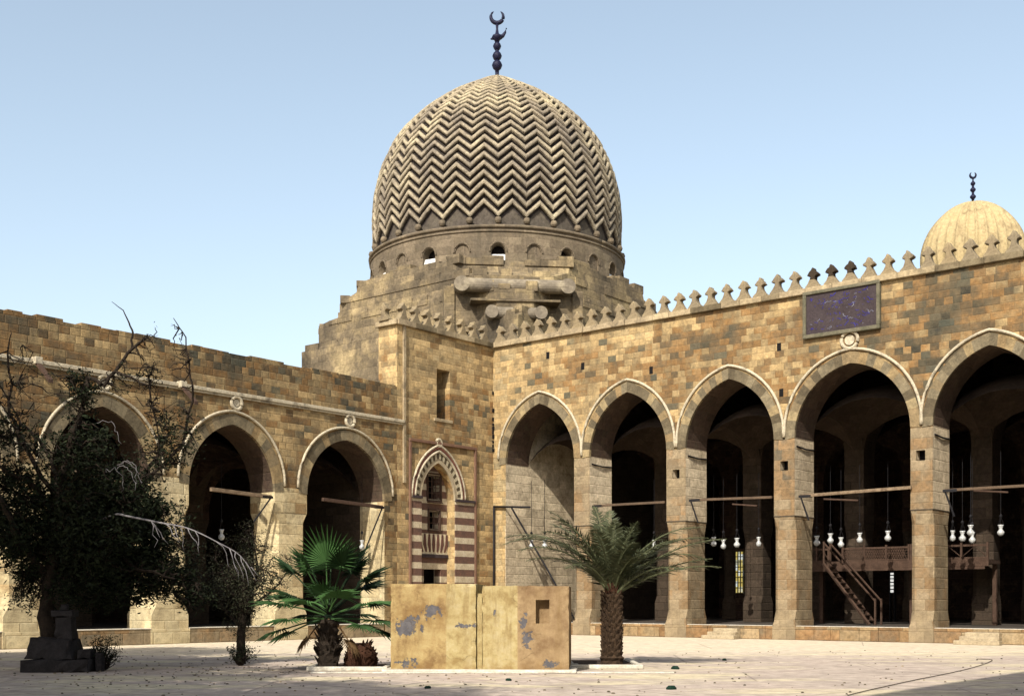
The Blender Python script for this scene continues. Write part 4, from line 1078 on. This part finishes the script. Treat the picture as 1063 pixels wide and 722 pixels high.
limbs = [([tp(52,690),tp(46,640),tp(52,600),tp(60,560),tp(62,500),tp(72,470),tp(85,425),tp(92,392)], .20, .06),
 ([tp(60,560),tp(100,540,.5),tp(150,500,.8),tp(175,450,.6)], .11, .03),
 ([tp(92,392),tp(108,400),tp(120,385),tp(137,362),tp(152,350)], .05, .03),
 ([tp(137,362),tp(138,345),tp(134,335),tp(128,322),tp(116,313)], .03, .006),
 ([tp(52,600),tp(20,560,-.6),tp(2,520,-.9),tp(-20,470,-1)], .10, .03),
 ([tp(60,520),tp(30,470),tp(10,430),tp(8,370),tp(12,345)], .06, .012),
 ([tp(100,540),tp(140,590,-.6),tp(180,600,-.8)], .07, .02),
 ([tp(62,500),tp(40,455,.4),tp(22,440,.6),tp(0,400,.6)], .05, .015),
 ([tp(120,385),tp(155,400),tp(165,470),tp(170,500)], .03, .01),
 ([tp(150,500),tp(190,460,.4),tp(200,400),tp(193,350),tp(180,330)], .04, .008),
 ([tp(62,535),tp(30,500,-.3),tp(-5,480,-.4)], .09, .03)]
m_ = lambda px: px/1253*TY
blobs = [(tp(118,560), (m_(62), 1.3, m_(72)), 430, 48, .14, .15),
 (tp(85,480), (m_(44), 1.0, m_(45)), 100, 26, .13, .14),
 (tp(140,500), (m_(45), 1.0, m_(40)), 60, 18, .09, .14),
 (tp(28,545), (m_(46), 1.0, m_(55)), 280, 36, .13, .14),
 (tp(10,470), (m_(35), .9, m_(45)), 80, 18, .11, .13),
 (tp(178,600), (m_(28), .7, m_(26)), 110, 30, .09, .10),
 (tp(190,560), (m_(18), .6, m_(45)), 60, 10, .11, .12), (tp(205,620), (m_(18), .5, m_(16)), 40, 14, .11, .1), (tp(170,390), (m_(40), .8, m_(62)), 46, 0, .06, .06), (tp(30,400), (m_(50), .8, m_(40)), 36, 2, .09, .06),
 (tp(180,455), (m_(30), .7, m_(32)), 60, 22, .09, .12),
 (tp(86,410), (m_(17), .5, m_(30)), 40, 30, .09, .08),
 (tp(135,395), (m_(38), .8, m_(22)), 30, 10, .08, .08),
 (tp(175,380), (m_(32), .7, m_(50)), 26, 4, .06, .06),
 (tp(45,420), (m_(55), .8, m_(38)), 34, 5, .08, .06),
 (tp(30,620), (m_(22), .6, m_(18)), 40, 22, .09, .09),
 (tp(95,615), (m_(40), .8, m_(22)), 90, 40, .10, .12)]
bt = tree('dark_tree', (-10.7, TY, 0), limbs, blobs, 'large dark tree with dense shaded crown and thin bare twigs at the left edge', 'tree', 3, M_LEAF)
rg = random.Random(8); q = MB()                    # bleached dead bough
dead = [tp(95,545,-.2),tp(118,534,-.9),tp(135,536,-1.3),tp(165,542,-1.4),(tp(195,548,-1.5)),tp(225,562,-1.5),tp(250,577,-1.5),tp(266,602,-1.5)]
dead = catmull(dead, 4); q.tube(dead, [.030-.024*k/(len(dead)-1) for k in range(len(dead))], 6)
for k in range(14):
    i = int(rg.uniform(.35, .98)*(len(dead)-1)); p = Vector(dead[i])
    e = p+Vector((rg.uniform(.05, .35), rg.uniform(-.2, .2), rg.uniform(-.7, -.3))); q.tube(wander(p, e, rg, 4, .12), [.013,.011,.009,.007,.004], 5)
db = q.build('dead_bough', M_GREYTWIG, bt, smooth=True); tag(db, 'bleached grey bare bough reaching right')
for k in range(5):
    u, v = rg.uniform(80, 130), rg.uniform(430, 500); p = Vector(tp(u, v, -1.35)); pp = [p, p+Vector((.12,0,.06)), p+Vector((.28,0,-.02)), p+Vector((.36,0,-.22)), p+Vector((.38+rg.uniform(-.1,.1),0,-.45))]; q = MB(); q.tube([x+Vector((rg.gauss(0,.025), 0, rg.gauss(0,.025))) for x in map(Vector, catmull([tuple(v_) for v_ in pp], 3))], .006, 5); q.build('dead_twig', M_GREYTWIG, bt, smooth=True)

# small bushy tree
BY = 30.2
def bp(u, v, dy=0): return ((u-531.5)/1253*(BY+dy)+6.75, dy, 1.6+(622-v)/1253*(BY+dy))
limbs = [([bp(251,692),bp(250,670),bp(252,640),bp(250,620)], .13, .08), ([bp(250,640),bp(232,600),bp(222,560)], .05, .01), ([bp(250,640),bp(268,590),bp(262,550)], .05, .01), ([bp(250,640),bp(285,610),bp(300,590)], .04, .01), ([bp(250,650),bp(215,610),bp(200,585)], .04, .01)]
n_ = lambda px: px/1253*BY
blobs = [(bp(250,608), (n_(40), .9, n_(32)), 200, 20, .075, .12), (bp(258,565), (n_(26), .6, n_(28)), 80, 10, .06, .1), (bp(218,590), (n_(24), .6, n_(30)), 60, 10, .06, .1), (bp(285,590), (n_(22), .6, n_(26)), 60, 12, .06, .1), (bp(250,650), (n_(16), .4, n_(14)), 40, 12, .06, .08)]
tree('small_bushy_tree', (-6.75, BY, 0), limbs, blobs, 'small scruffy grey-green tree with short trunk left of the fan palm', 'tree', 5, M_BUSH, twigr=.012)
def weed(loc, label, seed, n=60, h=.5, r=.35, mat=None, name='low_shrub'):
    rg = random.Random(seed); t = thing(name, loc, 0, label, 'plant'); s = MB(); l = MB()
    for k in range(n):
        a = rg.uniform(0, 6.28); e = Vector((math.cos(a)*r*rg.random(), math.sin(a)*r*rg.random(), h*rg.uniform(.4, 1)))
        P = wander((0,0,0), e, rg, 3, .2); s.tube(P, [.012,.01,.007,.004], 4); leaf_quads(l, P[-1], .07, 8, rg, .07); leaf_quads(l, P[-2], .07, 4, rg, .06)
    s.build('stems', M_BARK, t); l.build('leaves', mat or M_LEAF, t, fix=False)
weed((-6.6, 29.3, 0), 'low ragged weeds at the foot of the small bushy tree', 4, 50, .45, .5)
weed((-9.2, 27.2, 0), 'low dark shrub beside the broken dark stone pedestal', 6, 70, .75, .45)

# dark stone pedestal (broken fountain)
px = lambda u, y: (u-531.5)/1253*y
pe = thing('stone_pedestal', (px(66, 27), 27.0, 0), 0, 'dark broken stone pedestal with stacked blocks under the large dark tree', 'pedestal')
rg = random.Random(2)
q = MB(); q.box(-.78, .72, -.5, .5, 0, .28); roughen(q.build('base_slab', M_DKSTONE, pe), .03, .12, .12, 3)
q = MB(); q.loft([[(-.75,-.4,.28),(.35,-.42,.28),(.35,.4,.28),(-.7,.4,.28)],[(-.62,-.34,.78),(.25,-.34,.70),(.25,.32,.72),(-.6,.32,.78)]]); roughen(q.build('basin', M_DKSTONE, pe), .03, .12, .12, 3)
q = MB(); q.loft([[(-.16,-.2,.70),(.26,-.2,.70),(.26,.2,.70),(-.16,.2,.70)],[(-.14,-.18,1.22),(.22,-.18,1.22),(.22,.18,1.22),(-.14,.18,1.22)]]); q.box(-.20,.26,-.22,.22,1.22,1.36); q.box(-.05,.11,-.08,.08,1.36,1.5); roughen(q.build('shaft', M_DKSTONE, pe), .03, .12, .12, 3)
q = MB(); q.box(.40,.70,-.3,.1,.28,.5); q.box(.78,.92,-.2,0,0,.42); roughen(q.build('loose_block', M_DKSTONE, pe), .03, .12, .12, 3)

# ---- fan palm
def fan_leaf(rg, L, green):
    """returns MB of a fan blade in local frame: petiole end at origin, blade opens along +x, normal +z"""
    mb = MB(); n = 26; span = R_(220)
    for k in range(n):
        a0 = -span/2+span*k/n; a1 = a0+span/n; am = (a0+a1)/2
        Lk = L*(.72+.28*math.cos(am*.7))*rg.uniform(.9, 1.05)
        inn = Lk*.50; fold = .05*L
        p0 = Vector((0, 0, 0)); A = Vector((inn*math.cos(a0), inn*math.sin(a0), 0)); B = Vector((inn*math.cos(a1), inn*math.sin(a1), 0))
        Cc = Vector((inn*math.cos(am), inn*math.sin(am), fold)); 
        tip = Vector((Lk*math.cos(am), Lk*math.sin(am), -.12*L*rg.uniform(.3, 1.6)))
        r = green+rg.uniform(-.12, .12)
        mb.quad([p0, A, Cc], r); mb.quad([p0, Cc, B], r); mb.quad([A, tip, Cc], r); mb.quad([Cc, tip, B], r)
    return mb
fp = thing('fan_palm', (px(341, 27.6), 27.6, 0), 0, 'stout fan palm with bright green leaves and thick trunk left of the ochre block', 'palm tree')
rg = random.Random(21)
q = MB(); P = []
rings = []
for k in range(15):
    z = k*.082; r = .215+.03*(k % 2)-.02*(k/15); rings.append([(r*(1+.12*rg.uniform(-1, 1))*math.cos(2*math.pi*j/14), r*(1+.12*rg.uniform(-1, 1))*math.sin(2*math.pi*j/14), z) for j in range(14)])
q.loft(rings)
for k in range(60):
    a = rg.uniform(0, 6.28); z = rg.uniform(.1, 1.1); b = Vector((.22*math.cos(a), .22*math.sin(a), z)); q.tube([b, b+Vector((.12*math.cos(a), .12*math.sin(a), rg.uniform(.08, .2)))], [.035, .012], 4)
q.build('trunk', M_BARK, fp)
# (azimuth, elevation, petiole, blade, green)
LV = [(-95,80,.95,.80,.80),(-150,66,.85,.66,.55),(-40,70,.95,.66,.30),(10,60,.95,.64,.05),(-8,44,.95,.66,.05),(40,55,.9,.6,.05),(175,50,1.05,.6,.15),(90,72,.9,.62,.3),(130,55,.9,.6,.1),
      (-100,48,.45,.50,.9),(-62,30,.60,.62,.95),(-122,26,.65,.66,.95),(-163,14,.90,.70,.55),(-146,2,.85,.62,.75),(-28,14,.85,.66,.7),(-10,2,.95,.66,.3),(-172,-8,.9,.62,.35),(-6,-14,.9,.62,.25),(12,18,.9,.62,.05),(176,30,.8,.6,.2),(60,10,.8,.6,.1),(120,8,.8,.6,.1),(150,25,.85,.65,.3),(35,32,.9,.6,.05),(-35,-8,.8,.5,.5),(-150,-14,.8,.5,.45),(-160,-48,.5,.42,-1),(-20,-50,.55,.42,-1),(100,-40,.5,.45,-1)]
for (az, el, pt, bl_, gr) in LV:
    az = R_(az+rg.uniform(-6, 6)); el = R_(el+rg.uniform(-4, 4)); d = Vector((math.cos(az)*math.cos(el), math.sin(az)*math.cos(el), math.sin(el)))
    o0 = Vector((.1*math.cos(az), .1*math.sin(az), 1.15+.35*max(0, math.sin(el)))); pt *= 1.08; bl_ *= 1.12; e = o0+d*pt-Vector((0, 0, .05))
    pet = MB(); pet.tube([o0, o0.lerp(e, .5)+Vector((0,0,.03)), e], [.028, .02, .015], 5, r=gr)
    # leaf frame: x along d drooping slightly, z up-ish
    xd = (d+Vector((0,0,-.15))).normalized(); yd = Vector((0,0,1)).cross(xd)
    if yd.length < .2: yd = Vector((1,0,0))
    yd.normalize(); zd = xd.cross(yd)
    M = Matrix((( xd.x, yd.x, zd.x, e.x),(xd.y, yd.y, zd.y, e.y),(xd.z, yd.z, zd.z, e.z),(0,0,0,1)))
    bm_ = fan_leaf(rg, bl_, gr)
    n0 = len(pet.v); pet.v += [tuple(M @ Vector(v)) for v in bm_.v]; pet.f += [[n0+i for i in f] for f in bm_.f]; pet.r += bm_.r
    pet.build('fan_leaf', M_FAN if gr >= 0 else M_DRY, fp, fix=False)

# ---- date palm
dp = thing('date_palm', (px(635, 29.2), 29.2, 0), 0, 'young date palm with arching grey-green feathery fronds right of the ochre block', 'palm tree')
rg = random.Random(33); q = MB(); rings = []
NZ = 26
for k in range(NZ+1):
    z = k*1.75/NZ; r = .22-.03*(z/1.75)+.03*(k % 2)+(.05 if z < .25 else 0); cx_ = .05*math.sin(z)
    rings.append([(cx_+r*(1+.10*rg.uniform(-1, 1))*math.cos(2*math.pi*j/14), r*(1+.10*rg.uniform(-1, 1))*math.sin(2*math.pi*j/14), z) for j in range(14)])
q.loft(rings)
for k in range(150):
    a = k*2.4; z = .08+1.65*k/150; b = Vector((.19*math.cos(a), .19*math.sin(a), z)); q.tube([b, b+Vector((.08*math.cos(a), .08*math.sin(a), .12))], [.05, .02], 5)
q.build('trunk', M_BARKPALM, dp)
def frond(az, el0, L, droop, mat, gr, leafL=.47, twist=0, nseg=22):
    mb = MB(); az = R_(az); el = R_(el0); p = Vector((.06*math.cos(az), .06*math.sin(az), 1.68+rg.uniform(0, .12))); pts = [p]; dirs = []
    for k in range(nseg):
        t = k/nseg; e = el-R_(droop)*t**1.3
        d = Vector((math.cos(az)*math.cos(e), math.sin(az)*math.cos(e), math.sin(e))); dirs.append(d); p = p+d*(L/nseg); pts.append(p)
    dirs.append(dirs[-1])
    mb.tube(pts, [.030*(1-.85*k/nseg)+.003 for k in range(nseg+1)], 5, r=.9)
    for k in range(int(nseg*2.8)):
        t = .14+.86*k/int(nseg*2.8); i = min(nseg-1, int(t*nseg)); f = t*nseg-i; c = pts[i].lerp(pts[min(i+1, nseg)], f); d = dirs[i]
        side = d.cross(Vector((0,0,1)))
        if side.length < .1: side = Vector((math.sin(az), -math.cos(az), 0))
        side.normalize(); up = side.cross(d)
        ll = leafL*(math.sin(math.pi*min(1, (t*.9+.12)))**.5)*rg.uniform(.85, 1.1)
        for s in (-1, 1):
            ld = (d*.62+side*s*rg.uniform(.6, .9)+up*rg.uniform(-.15, .45)).normalized(); e = c+ld*ll+Vector((0,0,-.22*ll)); wv = ld.cross(up).normalized()*.019
            m1 = c.lerp(e, .4)
            mb.quad([c, m1+wv, e, m1-wv], gr+rg.uniform(-.25, .25))
    o = mb.build('frond', mat, dp, fix=False)
    return o
FR = [(180,60,3.1,85),(196,54,2.8,78),(168,62,3.2,80),(215,62,2.6,70),(188,46,2.3,70),(174,72,2.6,50),(-8,66,2.8,72),(4,30,2.6,30),(150,70,2.6,60),(250,70,2.2,60),(100,72,2.3,45),(60,74,2.2,50),(118,80,2.3,30),(88,84,2.2,25),
      (0,44,3.1,45),(-14,30,2.7,40),(12,52,2.9,62),(-35,45,2.1,60),(30,60,2.4,55),(335,62,2.2,60),(-5,58,2.6,85),(285,66,2.0,65),(300,78,2.0,40),(235,50,2.1,75),(50,42,2.2,55),(130,45,2.2,60),(270,84,1.9,30),(185,66,2.9,85),(-60,60,1.9,75),(205,72,2.5,60)]
for (az, el, L, dr_) in FR: frond(az+rg.uniform(-4, 4), el+rg.uniform(-3, 3), L, dr_, M_DATE, .5)
for (az, el, L) in ((82, 66, 2.0),): frond(az, el, L, 30, M_DATEG, .5, .36)
q = MB()
for k in range(26):
    a = k*2.4; q.tube([(.1*math.cos(a), .1*math.sin(a), 1.6), (.2*math.cos(a), .2*math.sin(a), 2.0+.1*(k % 3))], [.035, .012], 5)
q.build('leaf_bases', M_FIBRE, dp)
# ---- palm stump / fibre ball
ps = thing('palm_stump', (px(375, 28.0), 28.0, 0), 0, 'round brown fibrous palm stump between the fan palm and the ochre block', 'stump')
rg = random.Random(9); q = MB()
q.lathe([(.30,0),(.36,.15),(.36,.35),(.28,.5),(.12,.6)], seg=16)
for k in range(140):
    a = rg.uniform(0, 6.28); z = rg.uniform(.05, .58); r = .36*math.sqrt(max(0, 1-(z/.68)**2))+.02; b = Vector((r*.9*math.cos(a), r*.9*math.sin(a), z)); q.tube([b, b+Vector((.07*math.cos(a), .07*math.sin(a), rg.uniform(.02, .14)))], [.035, .01], 4)
q.build('fibre_mass', M_FIBRE, ps)

# ---- planting beds and kerbs
def bed(name, u0, u1, y0, y1, label):
    t = thing(name, (0,0,0), 0, label, 'kerb'); a, b = px(u0, y0), px(u1, y0)
    q = MB(); q.box(a, b, y0, y0+.14, 0, .10); q.box(a, a+.13, y0+.141, y1, 0, .10); q.box(b-.13, b, y0+.141, y1, 0, .10); q.build('kerb', M_KERB, t, bevel=.02)
    q = MB(); q.box(a+.131, b-.131, y0+.141, y1, 0, .05); q.build('soil', M_SOIL, t)
bed('planting_bed', 318, 402, 27.05, 29.4, 'white kerbed planting bed holding the fan palm and the stump')
bed('planting_bed', 592, 668, 27.9, 31.2, 'white kerbed planting bed holding the date palm')
# kerbstone strip running in front
kb = thing('kerb_strip', (0,0,0), 0, 'thin white kerb strip on the ground in front of the ochre block', 'kerb')
q = MB(); q.box(px(322,26.2), px(700,26.2), 26.2, 26.33, 0, .035); q.build('kerb_stone', M_KERB, kb, bevel=.01)
# cable
q = MB(); pts = []
for (u, v) in ((880,722),(905,716),(950,706),(985,699),(1010,693),(1025,688),(1030,685),(1022,684.3),(1014,684)):
    y = 1.6*1253/(v-622); pts.append((px(u, y), y, .018))
q.tube(catmull(pts, 5),   .009, 5); c_ = q.build('cable', M_BRN, smooth=True); tag(c_, 'thin dark cable curving over the pale paving at lower right', 'cable')
# litter
def leaflitter(u, v, s, lab):
    y = 1.6*1253/(v-622); q = MB(); rg = random.Random(int(u)); n = 9
    q.loft([[(s*r_*math.cos(2*math.pi*k/n), s*.7*r_*math.sin(2*math.pi*k/n), z) for k in range(n)] for r_, z in ((1, 0), (1.05, .03), (.6, .07*s/.1))])
    o = q.build('fallen_clump', leafmat('clump%d' % int(u), (.006,.02,.014), (.015,.04,.025)), loc=(px(u, y), y, 0)); o.rotation_euler = (0, 0, rg.uniform(0, 3)); tag(o, lab, 'litter', 'dark fallen leaf clumps on the paving')
leaflitter(701, 694, .11, 'largest dark green clump of fallen leaves right of the date palm'); leaflitter(697, 715, .1, 'dark leaf clump nearest the bottom edge right of the ochre block')
leaflitter(752, 685, .08, 'small dark leaf clump farthest right on the bright paving'); leaflitter(528, 706, .07, 'small dark leaf clump on the paving just in front of the ochre block')
leaflitter(444, 714, .07, 'small dark leaf clump at the bottom edge left of the ochre block front')

rg = random.Random(77); q = MB()
for k in range(900):
    y = 18+22*rg.random()**1.3; x = rg.uniform(-.45, .45)*y; s_ = rg.uniform(.012, .045)
    if k % 3 == 0: x = -6.5+rg.gauss(0, 2.2); y = 27+rg.gauss(0, 3)
    if y > 38 or (-2.9 < x < 1.5 and 26.4 < y < 29.5): continue
    a = rg.uniform(0, 6.28); p = [(x+s_*rg.uniform(.6, 1)*math.cos(a+j*1.57), y+s_*rg.uniform(.6, 1)*math.sin(a+j*1.57), .004) for j in range(4)]
    q.loft([p, [(x+(c_[0]-x)*.5, y+(c_[1]-y)*.5, .004+s_*.5) for c_ in p]], True, rg.random())
lt_ = q.build('ground_litter', M_LITTER); tag(lt_, 'scattered small stones and dry leaf crumbs on the paving', 'litter', kind='stuff')
# ---- shade trees outside the picture to the left
def shade_tree(name, loc, h, r, lab, seed, n=420):
    cr = h-r*.8
    limbs = [([(0,0,0),(.1,.1,h*.3),(0,.2,h*.55)], .3, .18)]+[([(0,.2,h*.5),(r*.5*math.cos(a), r*.5*math.sin(a), cr),(r*.8*math.cos(a), r*.8*math.sin(a), cr+.4)], .12, .04) for a in (0,1.2,2.5,3.8,5)]
    tree(name, loc, limbs, [((0,0,cr), (r, r, r*.8), n, 60, .26, .30)], lab, 'tree', seed, M_LEAF)
shade_tree('shade_tree', (-13.9, 20.0, 0), 11.0, 3.7, 'tall leafy tree standing beyond the left edge, nearest the dark tree', 41)
shade_tree('shade_tree', (-9.6, 11.5, 0), 8.5, 3.4, 'leafy tree beyond the left edge, closest to the camera', 42)
shade_tree('shade_tree', (-16.0, 25.6, 0), 12.5, 3.6, 'tallest leafy tree beyond the left edge, right beside the low arcade', 45)
shade_tree('shade_tree', (-9.5, 5.5, 0), 15.5, 4.0, 'very tall leafy tree left of the viewpoint', 46)
shade_tree('shade_tree', (-12.2, 14.5, 0), 12.5, 4.0, 'tall leafy tree beyond the left edge, between the other shade trees', 44)
shade_tree('shade_tree', (-18.5, 24.5, 0), 9.5, 3.2, 'leafy tree beyond the left edge, nearest the low arcade', 43)
